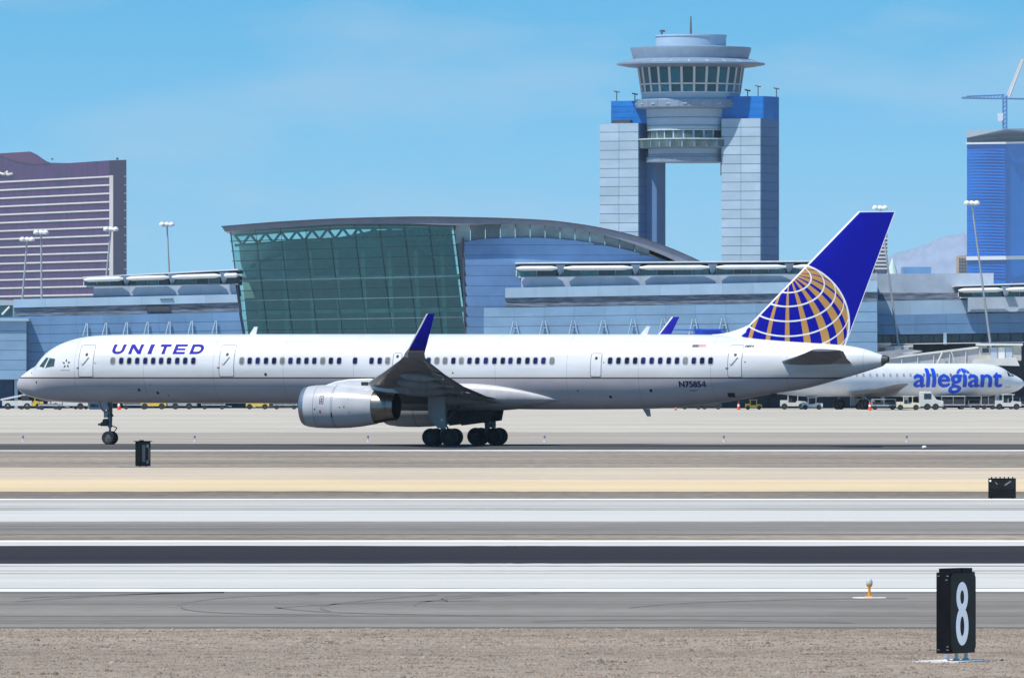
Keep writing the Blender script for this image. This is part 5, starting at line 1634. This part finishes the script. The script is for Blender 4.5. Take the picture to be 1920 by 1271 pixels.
TAN = mat('tan_stucco', (0.52, 0.38, 0.24, 1), 0.85, var=0.1, scale=0.02)
tanb = thing('tan_building', 'small tan building beside the foot of the blue tower', 'building', (W(1806, 690, 10300).x, 10300, 0))
under(pxprism('wall', [(1796, 480), (1813, 478), (1850, 478), (1850, 700), (1796, 700)], 10300, 40, TAN), tanb)
for k in range(5):
    for c in range(3):
        under(pxprism('window', [(1798 + 5 * c, 484 + 6 * k), (1801 + 5 * c, 484 + 6 * k), (1801 + 5 * c, 487.5 + 6 * k), (1798 + 5 * c, 487.5 + 6 * k)], 10299.0, 0.8, SHADOWW), tanb)
stripe = thing('striped_tower', 'distant violet tower with pale floor bands peeking out behind the tail edge', 'building', (W(1650, 690, 8000).x, 8000, 0))
under(pxprism('wall', [(1618, 430), (1664, 430), (1664, 700), (1618, 700)], 8000, 60, mat('violet_glass', (0.12, 0.12, 0.30, 1), 0.4, var=0.1, scale=0.02)), stripe)
for k in range(9):
    under(pxprism('floor_band', [(1618, 446 + 7 * k), (1664.5, 446 + 7 * k), (1664.5, 449 + 7 * k), (1618, 449 + 7 * k)], 7997.5, 2.4, CREAM), stripe)
spire = thing('spired_pavilion', 'small pale green spired roof right of the tail fin', 'building', (W(1673, 690, 1400).x, 1400, 0))
PGREEN = mat('pale_green_metal', (0.52, 0.66, 0.62, 1), 0.5, var=0.1, scale=0.4)
c = W(1673, 690, 1400)
zz = lambda py: CH - (py - HZ) * 1400 / F
under(MB().lathe([(0.02, zz(484)), (0.45, zz(500)), (0.7, zz(513)), (1.0, zz(514))], (c.x, c.y, 0), 'z', 16).build('cone_roof', PGREEN, smooth=40), spire)
under(MB().lathe([(0.6, zz(514)), (0.6, zz(640))], (c.x, c.y, 0), 'z', 16).build('drum', TRIMW, smooth=40), spire)
under(MB().lathe([(0.9, zz(514)), (1.35, zz(515)), (1.35, zz(517)), (0.6, zz(517.5))], (c.x, c.y, 0), 'z', 16).build('eave', TRIMW, smooth=40), spire)

# ridge on the horizon
MY = 38000.0
prof = [(-1500, 640), (-600, 620), (0, 612), (500, 628), (900, 640), (1300, 600), (1500, 555), (1600, 528), (1640, 515), (1680, 497), (1700, 478), (1715, 466), (1735, 458), (1755, 453), (1775, 447), (1795, 439), (1815, 430), (1850, 424), (1900, 430), (2000, 415), (2200, 450), (2600, 500), (3300, 600)]
rf = pchip(*zip(*prof))
vs, fs = [], []
NX, NYR = 420, 11
rr = random.Random(5)
for j in range(NYR):
    for i in range(NX):
        px = -950 + 3850 * i / (NX - 1)
        t = j / (NYR - 1)
        Y = MY + 4000 * t
        h = W(px, rf(px), MY).z
        prof_ = math.sin(math.pi / 2 * min(1, t / 0.6)) if t < 0.6 else math.cos((t - 0.6) / 0.4 * math.pi / 2)
        nz = (rr.random() - 0.5) * 0.10 * math.sin(math.pi * t) if j not in (0, 6) else 0
        vs.append(((px - CX) * MY / F, Y, max(-1, h * (prof_ + nz))))
for j in range(NYR - 1):
    for i in range(NX - 1):
        a = j * NX + i
        fs.append((a, a + 1, a + NX + 1, a + NX))
mt = MB().add(vs, fs).build('mountain', mat('hazed_rock', (0.27, 0.29, 0.43, 1), 0.95, var=0.2, scale=0.004), smooth=80)  # distance haze is mixed into the rock colour as lavender blue
mt['kind'] = 'structure'

# ------------------------------------------------------------------ light masts
MASTP = mat('mast_galvanised', (0.40, 0.43, 0.47, 1), 0.5, metal=0.2, var=0.08, scale=0.5)


def mast(label, top, foot, Y, r=0.10, heads=3, hr=0.36):
    m = thing('light_mast', label, 'light mast', (W(foot[0], 690, Y).x, Y, 0), group='floodlight masts round the terminal')
    a = W(foot[0], foot[1], Y)
    b = W(top[0], top[1], Y)
    d = (b - a) / (b.z - a.z)
    a0 = b - d * b.z
    under(MB().tube(a0, b, r * 1.6, r, 12).build('pole', MASTP, smooth=40), m)
    under(MB().tube(b + Vector((-0.55, 0, -0.2)), b + Vector((0.55, 0, -0.2)), 0.07, 0.07, 8).build('crossarm', MASTP), m)
    for k in range(heads):
        t = (k / (heads - 1) - 0.5) * 1.1 if heads > 1 else 0
        c = b + Vector((t, -0.25 + 0.3 * (k % 2), 0))
        under(MB().lathe([(0.02, 0.30), (hr * 0.6, 0.24), (hr, 0.0), (hr * 0.9, -0.16), (hr * 0.7, -0.20), (0.02, -0.20)], c, 'z', 18).build('lamp_head', TRIMW, smooth=40), m)
    return m


mast('slim floodlight mast against the sky left of the glass hall', (313, 421), (317, 508), 1240, 0.09)
mast('middle of three floodlight masts in front of the purple hotel tower', (77, 436), (78, 560), 1240)
mast('leftmost and lowest floodlight mast in front of the purple hotel tower', (51, 449), (42, 560), 1260)
mast('floodlight mast in front of the cream corner column of the purple hotel', (208, 430), (200, 512), 1240)
mast('leaning floodlight mast standing before the blue tower', (1822, 381), (1857, 645), 1198, 0.10, 3)
mast('floodlight mast behind the blue tail, lamp showing above its tip', (1650, 390), (1684, 648), 1198, 0.10, 3)

# ------------------------------------------------------------------ second airliner (behind, facing right)
B = math.radians(30)
n2 = W(1921, 690, 1168)
jet = thing('airliner', 'smaller white airliner with blue lettering parked behind at the right', 'airplane', (n2.x, n2.y, 0.012), math.pi + B)
JB = mat('second_jet_blue', (0.008, 0.085, 0.74, 1), 0.45, var=0.08, scale=0.8)
JW = mat('second_jet_white', (0.78, 0.80, 0.84, 1), 0.35, var=0.04, scale=0.8, coat=0.2)
jt = pchip([0, 0.3, 1.2, 2.2, 3.2, 4.6, 6.5, 30, 36, 40, 41.5], [2.75, 3.15, 3.65, 4.05, 4.6, 4.93, 5.0, 5.0, 4.95, 4.7, 4.5])
jb = pchip([0, 0.3, 1.2, 2.5, 4.5, 6.5, 27, 32, 37, 41.5], [2.75, 2.4, 1.95, 1.62, 1.45, 1.40, 1.40, 1.75, 2.9, 4.2])
def jf(x):
    t, b = jt(x), jb(x)
    return (t + b) / 2, max(0.02, (t - b) / 2), max(0.02, min(1.68, (t - b) / 2 * 0.95))
R_ = []
for k in range(60):
    x = 41.5 * (k / 59) ** 1.5
    zc_, h_, w_ = jf(x)
    R_.append([(x, w_ * math.sin(6.2832 * i / 40), zc_ + h_ * math.cos(6.2832 * i / 40)) for i in range(40)])
MB().loft(R_).build('fuselage', JW, jet, smooth=60)
def jside(x, z, off=0.012):
    zc_, h_, w_ = jf(x)
    return w_ * math.sqrt(max(0, 1 - ((z - zc_) / h_) ** 2)) + off
def jx(px):
    k = (px - CX) / F
    x = 10.0
    for _ in range(20):
        Xw = n2.x - x * math.cos(B) + 1.65 * math.sin(B)
        Yw = n2.y - x * math.sin(B) - 1.65 * math.cos(B)
        x += (Xw - k * Yw) / math.cos(B)
    return x
def jz(py): return CH - (py - HZ) * 1155 / F
vs_, fs_ = glyph('allegiant')
xa, xb = jx(1714), jx(1879)
zlo, zhi = jz(737), jz(691.5)
parts_ = []
for k, (dx, dz) in enumerate(((0, 0), (0.10, 0), (-0.10, 0), (0, 0.06), (0, -0.06), (0.05, 0.04), (-0.05, -0.04))):
    bm = bmesh.new()
    bv = [bm.verts.new((xa + u * (xb - xa) + dx, 0, zlo + v * (zhi - zlo) + dz)) for u, v in vs_]
    for f in fs_:
        try: bm.faces.new([bv[i] for i in f])
        except ValueError: pass
    for q in range(1, 9):
        bmesh.ops.bisect_plane(bm, geom=bm.verts[:] + bm.edges[:] + bm.faces[:], plane_co=(0, 0, zlo + (zhi - zlo) * q / 9), plane_no=(0, 0, 1))
    for v in bm.verts: v.co.y = jside(v.co.x, v.co.z, 0.012 + 0.004 * k)
    me = bpy.data.meshes.new('lettering'); bm.to_mesh(me); bm.free(); me.materials.append(JB)
    parts_.append(link('lettering', me, jet))
merge_into(parts_[0], parts_[1:])
# sun-ray mark above the letters
for k in range(5):
    a = math.radians(30 + 30 * k)
    cx_, cz_ = jx(1807), jz(703)
    def q(r, da): return (cx_ + r * math.cos(a + da) * 1.25, cz_ + r * math.sin(a + da))
    pts = [q(0.45, 0.22), q(0.74, 0.24), q(0.74, -0.24), q(0.45, -0.22)]
    MB().add([(x, jside(x, z), z) for x, z in pts], [(0, 1, 2, 3)]).build('ray_mark', JB, jet)
for k in range(26):
    x = 8.0 + 0.86 * k
    z = jz(703.5)
    MB().add([(x + a, jside(x + a, z + b), z + b) for a, b in ((-0.12, -0.17), (0.12, -0.17), (0.12, 0.17), (-0.12, 0.17))], [(0, 1, 2, 3)]).build('window', WSHADE if xb < x < xa else GREYP, jet)
xd = jx(1893)
dr_ = [(xd + a, jz(712) + b) for a, b in rrect(0.8, 1.7, 0.1)]
dri = [(xd + a, jz(712) + b) for a, b in rrect(0.7, 1.6, 0.1)]
v_, f_ = ringfaces(dr_, dri)
MB().add([(x, jside(x, z), z) for x, z in v_], f_).build('door_seam', GREYP, jet)
for a in (0, 1):
    pts = [(1.75 + 0.62 * a, 3.62), (2.3 + 0.62 * a, 3.62), (2.35 + 0.6 * a, 4.0 + 0.05 * a), (2.0 + 0.58 * a, 3.95 + 0.1 * a)]
    MB().add([(x, jside(x, z, 0.03), z) for x, z in pts], [(0, 1, 2, 3)]).build('cockpit_window', BLACK, jet)
for s in (1, -1):
    S = [airfoil(17.0, 23.5, 1.2 * s, 1.75, 0.12, 0.1), airfoil(19.6, 24.0, 5.5 * s, 2.05, 0.11, 0.08), airfoil(25.3, 27.0, 16.4 * s, 2.75, 0.10, 0.02)]
    MB().loft(S).build('wing', WINGG, jet, smooth=50)
    MB().lathe([(0.45, 0.0), (0.56, 0.3), (0.60, 1.5), (0.58, 3.8), (0.40, 5.4), (0.34, 5.4), (0.34, 4.6)], (30.8, 2.35 * s, 3.5), 'x', 28).build('engine_nacelle', JB if s == 1 else JW, jet, smooth=40)
    MB().prism([(31.5, 1.3 * s, 3.45), (35.2, 1.2 * s, 3.45), (35.0, 1.9 * s, 3.55), (31.8, 1.9 * s, 3.55)], (0, 0, 0.16)).build('pylon', JW, jet)
    S = [airfoil(39.2, 42.4, 0.15 * s, 8.55, 0.08), airfoil(41.6, 43.0, 6.1 * s, 8.62, 0.07)]
    MB().loft(S).build('tailplane', JB, jet, smooth=50)
    gs = MB().tube((22.3, 2.55 * s, 0.5), (22.3, 2.55 * s, 2.0), 0.14, 0.16, 12).build('main_gear_strut', STEEL, jet, smooth=40)
    for dy in (-0.35, 0.35):
        wheel(22.3, 2.55 * s + dy, 0.56, 0.36, gs)
gs = MB().tube((3.0, 0, 0.33), (3.0, 0, 1.8), 0.08, 0.1, 12).build('nose_gear_strut', STEEL, jet, smooth=40)
for dy in (-0.2, 0.2):
    wheel(3.0, dy, 0.33, 0.2, gs)
R_ = []
for k in range(6):
    t = k / 5
    z = 4.2 + 4.5 * t
    R_.append([(p.x, p.z, z) for p in airfoil(33.6 + 5.4 * t, 40.6 + 1.6 * t, 0, 0, 0.10, n=10)])
MB().loft(R_).build('tail_fin', JB, jet, smooth=50)

# ------------------------------------------------------------------ airfield signs and lights
SIGNB = mat('sign_black', (0.008, 0.008, 0.010, 1), 0.4, var=0.25, scale=3, spec=0.15)
SIGNF = mat('sign_face_black', (0.013, 0.013, 0.015, 1), 0.3, var=0.45, scale=1.8, spec=0.2)
SIGNW = mat('sign_white', (0.90, 0.91, 0.93, 1), 0.5, var=0.04, scale=4)
PAD = mat('concrete_pad', (0.66, 0.66, 0.65, 1), 0.85, var=0.10, scale=5)

sp_ = W(1801, 1240, gy(1240))
sign = thing('distance_sign', 'tall black runway distance sign with white figure 8 in the foreground', 'sign', (sp_.x - 0.075, sp_.y, 0.0), math.radians(59))
# local: face looks along -y, width along x
w_, d_, z0, z1 = 0.80, 0.235, 0.135, 1.375
MB().box((-w_/2, -d_/2, z0), (w_/2, d_/2, z1)).build('sign_case', SIGNB, sign)
fo = [(a, (z0 + z1) / 2 + b) for a, b in rrect(w_ - 0.02, z1 - z0 - 0.03, 0.10, 6)]
MB().prism([(x, -d_/2 - 0.002, z) for x, z in fo], (0, -0.02, 0)).build('sign_face', SIGNF, sign)
# figure 8: two rings
def ring_pts(cx_, cz_, rx, rz, n=28): return [(cx_ + rx * math.cos(6.28319 * k / n), cz_ + rz * math.sin(6.28319 * k / n)) for k in range(n)]
fz = lambda py: CH - (py - HZ) * gy(1240) / F
e8 = MB()
cu, cl = (fz(1090) + fz(1147)) / 2, (fz(1137) + fz(1209)) / 2
for j, (c_, rz, rx, iz, ix, yy) in enumerate(((cu, (fz(1090) - fz(1147)) / 2, 0.185, (fz(1107) - fz(1133)) / 2, 0.062, -0.0245), (cl, (fz(1137) - fz(1209)) / 2, 0.20, (fz(1153) - fz(1190)) / 2, 0.066, -0.0255))):
    v_, f_ = ringfaces(ring_pts(-0.05, c_, rx, rz), ring_pts(-0.05, c_, ix, iz))
    e8.add([(x, -d_/2 + yy, z) for x, z in v_], f_)
FIG = mat('glow_figure', (0.90, 0.92, 0.96, 1), 0.5, var=0.03, scale=4)
FIG.node_tree.nodes['Principled BSDF'].inputs['Emission Color'].default_value = (0.75, 0.85, 1.0, 1)
FIG.node_tree.nodes['Principled BSDF'].inputs['Emission Strength'].default_value = 0.28  # added glow that brightens the unlit figure, no lamp behind it
e8.build('figure_eight', FIG, sign)
MB().box((-w_/2 + 0.05, -0.10, z1), (-0.03, 0.10, z1 + 0.06)).build('lamp_cap', SIGNB, sign)
MB().box((0.03, -0.10, z1), (w_/2 - 0.05, 0.10, z1 + 0.06)).build('lamp_cap', SIGNB, sign)
MB().add([(-w_/2 - 0.005, a, b) for a, b in ((-0.10, z0 + 0.1), (-0.06, z0 + 0.1), (-0.06, z0 + 0.112), (-0.10, z0 + 0.112))], [(0, 1, 2, 3)]).build('case_screw', METAL, sign)
for a, b in ((-0.10, z1 - 0.06), (0.06, z1 - 0.06), (0.06, z0 + 0.05), (-0.1, z0 + 0.05), (-0.08, z1 - 0.12)):
    MB().box((-w_/2 - 0.006, a, b), (-w_/2 + 0.01, a + 0.04, b + 0.012)).build('case_screw', METAL, sign)
for x in (-0.30, 0.02, 0.32):
    MB().tube((x, 0, 0.02), (x, 0, z0), 0.032, 0.032, 14).tube((x, 0, 0.02), (x, 0, 0.05), 0.06, 0.05, 14).build('post', SIGNW, sign, smooth=40)
MB().box((-0.62, -0.38, -0.01), (0.62, 0.42, 0.022)).build('base_pad', PAD, sign)
MB().box((-0.09, 0.02 - d_/2 - 0.03, 0.70), (-0.05, 0.05 - d_/2 - 0.03, 0.86)).build('face_latch', METAL, sign) if False else None

s2 = W(268, 876, gy(876))
sg2 = thing('distance_sign', 'small dark upright runway sign on the sand below the nose wheel', 'sign', (s2.x, s2.y, 0.0), math.radians(52))
MB().box((-0.37, -0.14, 0.06), (0.37, 0.14, 1.17)).build('sign_case', SIGNB, sg2)
MB().box((-0.34, -0.152, 0.10), (0.34, -0.14, 1.13)).build('sign_face', SIGNF, sg2)
GF = mat('sign_grey_figure', (0.16, 0.16, 0.18, 1), 0.5, var=0.1, scale=4)
MB().box((-0.24, -0.156, 0.25), (-0.02, -0.153, 1.02)).build('figure', GF, sg2)
MB().box((0.08, -0.156, 0.18), (0.20, -0.153, 0.32)).box((0.06, -0.156, 0.90), (0.22, -0.153, 1.04)).box((0.22, -0.156, 0.30), (0.27, -0.153, 0.9)).build('figure', mat('sign_light_figure', (0.34, 0.34, 0.36, 1), 0.5, var=0.1, scale=4), sg2)
MB().box((-0.45, -0.18, 1.17), (0.45, 0.18, 1.20)).box((-0.2, -0.06, 1.2), (0.0, 0.06, 1.24)).build('lamp_cap', SIGNB, sg2)
for x in (-0.22, 0.22):
    MB().tube((x, 0, 0.01), (x, 0, 0.07), 0.035).build('post', SIGNW, sg2)
MB().lathe([(0.02, 0.03), (1.0, 0.028), (1.25, 0.0)], (0, 0, 0), 'z', 24).build('base_pad', gravb, sg2)

s3 = W(1879, 935.5, gy(935.5))
sg3 = thing('airfield_sign', 'wide low black sign panel on the gravel verge at the right edge', 'sign', (s3.x, s3.y, 0.0), math.radians(-6))
MB().box((-0.47, -0.11, 0.03), (0.47, 0.11, 0.72)).build('sign_case', SIGNB, sg3)
MB().box((-0.44, -0.124, 0.34), (0.44, -0.11, 0.68)).build('sign_face', SIGNF, sg3)
for k in range(6):
    MB().tube((-0.36 + 0.145 * k, 0, 0.72), (-0.36 + 0.145 * k, 0, 0.765), 0.022).build('lid_bolt', SIGNB, sg3)
MB().box((-0.43, -0.135, 0.60), (-0.37, -0.125, 0.66)).build('placard', SIGNW, sg3)
MB().prism([(0.08, -0.128, 0.50), (0.30, -0.128, 0.64), (0.32, -0.128, 0.60), (0.12, -0.128, 0.46)], (0, 0.003, 0)).prism([(-0.22, -0.128, 0.6), (-0.14, -0.128, 0.52), (-0.17, -0.128, 0.5), (-0.24, -0.128, 0.58)], (0, 0.003, 0)).build('scuff', GF, sg3)
for x in (-0.36, 0.36):
    MB().box((x - 0.03, -0.05, 0.0), (x + 0.03, 0.05, 0.035)).build('foot', SIGNB, sg3)

ORG = mat('orange_light_paint', (0.88, 0.36, 0.01, 1), 0.5, var=0.08, scale=6)
LENS = mat('clear_lens', (0.55, 0.60, 0.64, 1), 0.12, var=0.12, scale=8, spec=0.8)
lp = W(1630, 1121, gy(1121))
lt = thing('runway_edge_light', 'orange runway edge light with clear lens on a white pad', 'airfield light', (lp.x, lp.y, 0.004))
MB().lathe([(0.01, 0.016), (0.32, 0.016), (0.34, 0.0)], (0, 0, 0), 'z', 28).build('base_pad', PAD, lt, smooth=40)
MB().lathe([(0.10, 0.015), (0.10, 0.03), (0.03, 0.04), (0.025, 0.20), (0.055, 0.24), (0.065, 0.27), (0.02, 0.275)], (0, 0, 0), 'z', 20).build('stem', ORG, lt, smooth=40)
MB().lathe([(0.062, 0.272), (0.068, 0.30), (0.055, 0.35), (0.03, 0.38), (0.005, 0.385)], (0, 0, 0), 'z', 20).build('lens', LENS, lt, smooth=60)
BLU = mat('blue_lens', (0.22, 0.20, 0.40, 1), 0.3, var=0.1, scale=6)
first = None
for px, nm in ((43, 'blue taxiway edge light furthest left on the pale apron edge'), (365, 'blue taxiway edge light between the nose wheel and the engine'), (690, 'blue taxiway edge light below the engine exhaust'),
               (1021, 'blue taxiway edge light just right of the main wheels'), (1357, 'blue taxiway edge light below the registration letters'), (1700, 'blue taxiway edge light furthest right on the pale apron edge')):
    p = W(px, 828, gy(828))
    if first is None:
        first = thing('taxiway_light', nm, 'airfield light', (p.x, p.y, 0.004), group='blue lights along the taxiway edge')
        MB().lathe([(0.10, 0.0), (0.10, 0.02), (0.04, 0.03), (0.035, 0.20), (0.06, 0.23)], (0, 0, 0), 'z', 14).build('stem', PAD, first, smooth=40)
        MB().lathe([(0.06, 0.23), (0.07, 0.27), (0.06, 0.36), (0.01, 0.40)], (0, 0, 0), 'z', 14).build('lens', BLU, first, smooth=40)
        continue
    c_ = copy_tree(first)
    c_.location = (p.x, p.y, 0.004)
    c_['label'] = nm
p = W(1733, 842, gy(842))
ml = thing('marker_light', 'small white marker light on the dark taxiway at the right', 'airfield light', (p.x, p.y, 0.008))
MB().lathe([(0.10, 0.0), (0.10, 0.02), (0.04, 0.03), (0.04, 0.06)], (0, 0, 0), 'z', 14).build('stem', ORG, ml, smooth=40)
MB().lathe([(0.13, 0.06), (0.14, 0.12), (0.08, 0.18), (0.01, 0.19)], (0, 0, 0), 'z', 14).build('lens', SIGNW, ml, smooth=40)

# ------------------------------------------------------------------ ramp vehicles, carts, cones
VW = mat('vehicle_white', (0.62, 0.63, 0.63, 1), 0.4, var=0.06, scale=1.5)
VY = mat('vehicle_yellow', (0.72, 0.52, 0.06, 1), 0.45, var=0.08, scale=1.5)
VG = mat('vehicle_grey', (0.36, 0.39, 0.43, 1), 0.45, var=0.08, scale=1.5)
VD = mat('vehicle_dark', (0.03, 0.032, 0.04, 1), 0.5, var=0.2, scale=1.5)
VO = mat('vehicle_olive', (0.10, 0.10, 0.04, 1), 0.6, var=0.2, scale=1.5)
CONE = mat('cone_orange', (0.80, 0.08, 0.02, 1), 0.6, var=0.06, scale=3)


def wheels4(root, xs, hw, r):
    for x in xs:
        for s in (-1, 1):
            ty = MB().lathe([(r * 0.5, -0.08), (r * 0.95, -0.09), (r, -0.05), (r, 0.05), (r * 0.95, 0.09), (r * 0.5, 0.08)], (x, s * hw, r), 'y', 18).build('wheel', RUBBER, root, smooth=40)
            MB().lathe([(r * 0.5, -0.085), (0.01, -0.07)], (x, s * hw, r), 'y', 14).build('rim', VD, ty)


def tug(label, px, py, m, rz=0.0, s=1.0):
    py = max(py, 767.4)
    p = W(px, py, gy(py))
    o = thing('baggage_tractor', label, 'tractor', (p.x, p.y, 0.009), rz, 'ramp vehicles by the terminal')
    MB().prism([(a * s, -0.65 * s, b * s) for a, b in ((-1.4, 0.35), (1.4, 0.35), (1.4, 0.85), (0.4, 0.95), (0.3, 0.75), (-0.5, 0.75), (-0.6, 1.0), (-1.4, 1.0))], (0, 1.3 * s, 0)).build('body', m, o)
    cb_ = MB()
    for x in (-0.55, 0.5):
        for y_ in (-0.55, 0.55):
            cb_.tube((x * s, y_ * s, 0.85 * s), (x * s, y_ * s, 1.6 * s), 0.04, 0.04, 6)
    cb_.box((-0.75 * s, -0.65 * s, 1.6 * s), (0.7 * s, 0.65 * s, 1.68 * s)).build('cab_roof', m, o)
    MB().box((-0.45 * s, -0.45 * s, 0.76 * s), (-0.1 * s, 0.45 * s, 1.2 * s)).build('seat', VD, o)
    wheels4(o, (-0.95 * s, 0.9 * s), 0.62 * s, 0.33 * s)
    return o


def cart(label, px, py, m, rz=0.0, h=1.5, ln_=2.6, curtain=None):
    py = max(py, 767.4)
    p = W(px, py, gy(py))
    o = thing('baggage_cart', label, 'cart', (p.x, p.y, 0.009), rz, 'ramp vehicles by the terminal')
    MB().box((-ln_/2, -0.7, 0.42), (ln_/2, 0.7, 0.56)).build('deck', VG, o)
    MB().box((-ln_/2, -0.72, h), (ln_/2, 0.72, h + 0.08)).build('roof', m, o)
    for x in (-ln_/2 + 0.04, 0, ln_/2 - 0.04):
        for y_ in (-0.66, 0.66):
            MB().tube((x, y_, 0.5), (x, y_, h), 0.035, 0.035, 6).build('post', VG, o)
    MB().box((-ln_/2 + 0.1, -0.6, 0.56), (ln_/2 - 0.1, 0.6, h - 0.25)).build('load', curtain or VD, o)
    MB().tube((ln_/2, 0, 0.4), (ln_/2 + 0.7, 0, 0.3), 0.04).build('drawbar', VG, o)
    wheels4(o, (-ln_/2 + 0.35, ln_/2 - 0.35), 0.62, 0.24)
    return o


def van(label, px, py, m, rz=0.0, ln_=4.4, h=2.0):
    py = max(py, 767.4)
    p = W(px, py, gy(py))
    o = thing('service_van', label, 'van', (p.x, p.y, 0.009), rz, 'ramp vehicles by the terminal')
    pr = [(-ln_/2, 0.35), (ln_/2, 0.35), (ln_/2, 0.95), (ln_/2 - 0.75, 1.1), (ln_/2 - 1.35, h - 0.05), (-ln_/2 + 0.1, h), (-ln_/2, h - 0.2)]
    bd = MB().prism([(a, -0.88, b) for a, b in pr], (0, 1.76, 0)).build('body', m, o)
    md = bd.modifiers.new('bevel', 'BEVEL'); md.width = 0.08; md.segments = 2; md.limit_method = 'ANGLE'
    for a, b in ((ln_/2 - 2.1, ln_/2 - 1.3), (ln_/2 - 3.0, ln_/2 - 2.2)):
        if a > -ln_/2 + 0.1:
            MB().box((a, -0.892, 1.15), (b, -0.87, h - 0.25)).build('side_window', DKGLASS, o)
    MB().prism([(ln_/2 - 0.80, -0.72, 1.16), (ln_/2 - 1.31, -0.72, h - 0.16), (ln_/2 - 1.27, -0.72, h - 0.14), (ln_/2 - 0.74, -0.72, 1.16)], (0, 1.44, 0)).build('windscreen', DKGLASS, o)
    wheels4(o, (-ln_/2 + 0.85, ln_/2 - 0.85), 0.82, 0.35)
    return o


def cone(label, px, py, h=0.75):
    py = max(py, 767.4)
    p = W(px, py, gy(py))
    o = thing('traffic_cone', label, 'traffic cone', (p.x, p.y, 0.009), 0, 'orange cones on the apron')
    MB().box((-0.24 * h, -0.24 * h, 0), (0.24 * h, 0.24 * h, 0.05 * h)).build('foot', CONE, o)
    MB().lathe([(0.20 * h, 0.05 * h), (0.06 * h, h), (0.01, h)], (0, 0, 0), 'z', 18).build('body', CONE, o, smooth=40)
    MB().lathe([(0.152 * h, 0.42 * h), (0.118 * h, 0.66 * h)], (0, 0, 0), 'z', 18).build('collar', SIGNW, o, smooth=40)
    return o


# under the nose
p = W(34, 767.6, gy(767.6))
bl = thing('belt_loader', 'white belt loader with raised conveyor under the plane nose', 'belt loader', (p.x, p.y, 0.009), group='ramp vehicles by the terminal')
MB().box((-1.7, -0.8, 0.4), (1.5, 0.8, 0.95)).build('chassis', VW, bl)
MB().prism([(-1.9, -0.45, 0.95), (2.0, -0.45, 1.75), (2.0, -0.45, 1.95), (-1.9, -0.45, 1.15)], (0, 0.9, 0)).build('conveyor', VW, bl)
MB().tube((0.8, 0, 0.9), (1.2, 0, 1.6), 0.08).build('lift_arm', VG, bl)
MB().box((0.4, -0.8, 0.95), (1.1, -0.5, 1.5)).build('seat', VD, bl)
wheels4(bl, (-1.1, 1.0), 0.72, 0.36)
tug('yellow baggage tractor partly hidden under the plane nose', 57, 765.5, VY)
cart('low dark cart with pipes just right of the yellow tractor', 95, 768.5, VD, h=0.9, curtain=VG)
van('white van under the nose left of the nose gear', 128, 764.5, VW)
tug('small yellow tractor beside the nose gear door', 152, 765.5, VY, s=0.6)
cone('orange cone right of the nose gear', 223, 768.5, 1.0)
cart('white-roofed cart right of the orange cone under the fuselage', 253, 765, VW, h=1.2)
tug('yellow tractor under the forward fuselage beside a grey truck', 288, 766.5, VY)
van('grey service truck under the forward fuselage', 342, 766, VG, ln_=3.2, h=1.7)
cart('dark cart under the second cabin door', 400, 765, VD, h=1.1)
tug('yellow tractor just left of the engine', 483, 764.5, VY, s=0.9)
cart('dark cart closest to the engine inlet', 535, 765, VO, h=1.1)
# right of the main gear
cone('faint orange cone below the rear fuselage', 1267, 769.5, 0.6)
tug('dark tractor below the rear fuselage, left one', 1297, 767.5, VD, s=0.8)
tug('dark tractor below the rear fuselage, right one', 1334, 767.5, VD, s=0.8)
cone('orange cone below the rear cabin door', 1385, 768.5, 0.95)
tug('olive yellow tractor below the tail', 1413, 768, VY, s=0.65)
tug('white tractor under the raised tail of the big plane', 1487, 767.5, VW)
tug('small white tractor right of the one under the tail', 1523, 768, VW, s=0.8)
van('white van between the small plane wheels', 1617, 767, VW, ln_=2.6, h=1.9)
cone('orange cone in front of the small plane', 1631, 769.5, 0.95)
cart('dark cart right of the cone in front of the small plane', 1657, 768.5, VG, h=1.1)
tug('cream tractor under the middle of the small plane', 1703, 769, mat('vehicle_cream', (0.72, 0.68, 0.52, 1), 0.45, var=0.06, scale=1.5), s=0.9)
van('white van under the blue lettering', 1746, 768.5, VW, ln_=2.6, h=2.0)
cart('white-roofed cart under the lettering', 1787, 767.5, VW, h=1.4)
cart('dark cart behind the white-roofed cart', 1816, 767, VD, h=1.0)
cart('olive cart under the front of the small plane', 1853, 767.5, VO, h=1.5, ln_=1.6)
tug('white tractor under the nose of the small plane', 1890, 768, VW)
cart('dark cart at the right edge under the jet bridge', 1912, 766.5, VD, h=1.2)

# ------------------------------------------------------------------ haze
hz = MB().box((-4000, -100, -1), (4000, 44000, 620)).build('haze', None)
hz.data.materials.clear()
hm = bpy.data.materials.new('thin_haze')
hm.use_nodes = True
n, l = hm.node_tree.nodes, hm.node_tree.links
n.clear()
out = n.new('ShaderNodeOutputMaterial')
pv = n.new('ShaderNodeVolumePrincipled')
pv.inputs['Color'].default_value = (0.58, 0.80, 1.0, 1)
pv.inputs['Density'].default_value = 2.1e-5
l.new(pv.outputs[0], out.inputs['Volume'])
hz.data.materials.append(hm)
hz['kind'] = 'stuff'
hz['label'] = 'thin pale haze over the airfield and the far towers'
hz['category'] = 'haze'
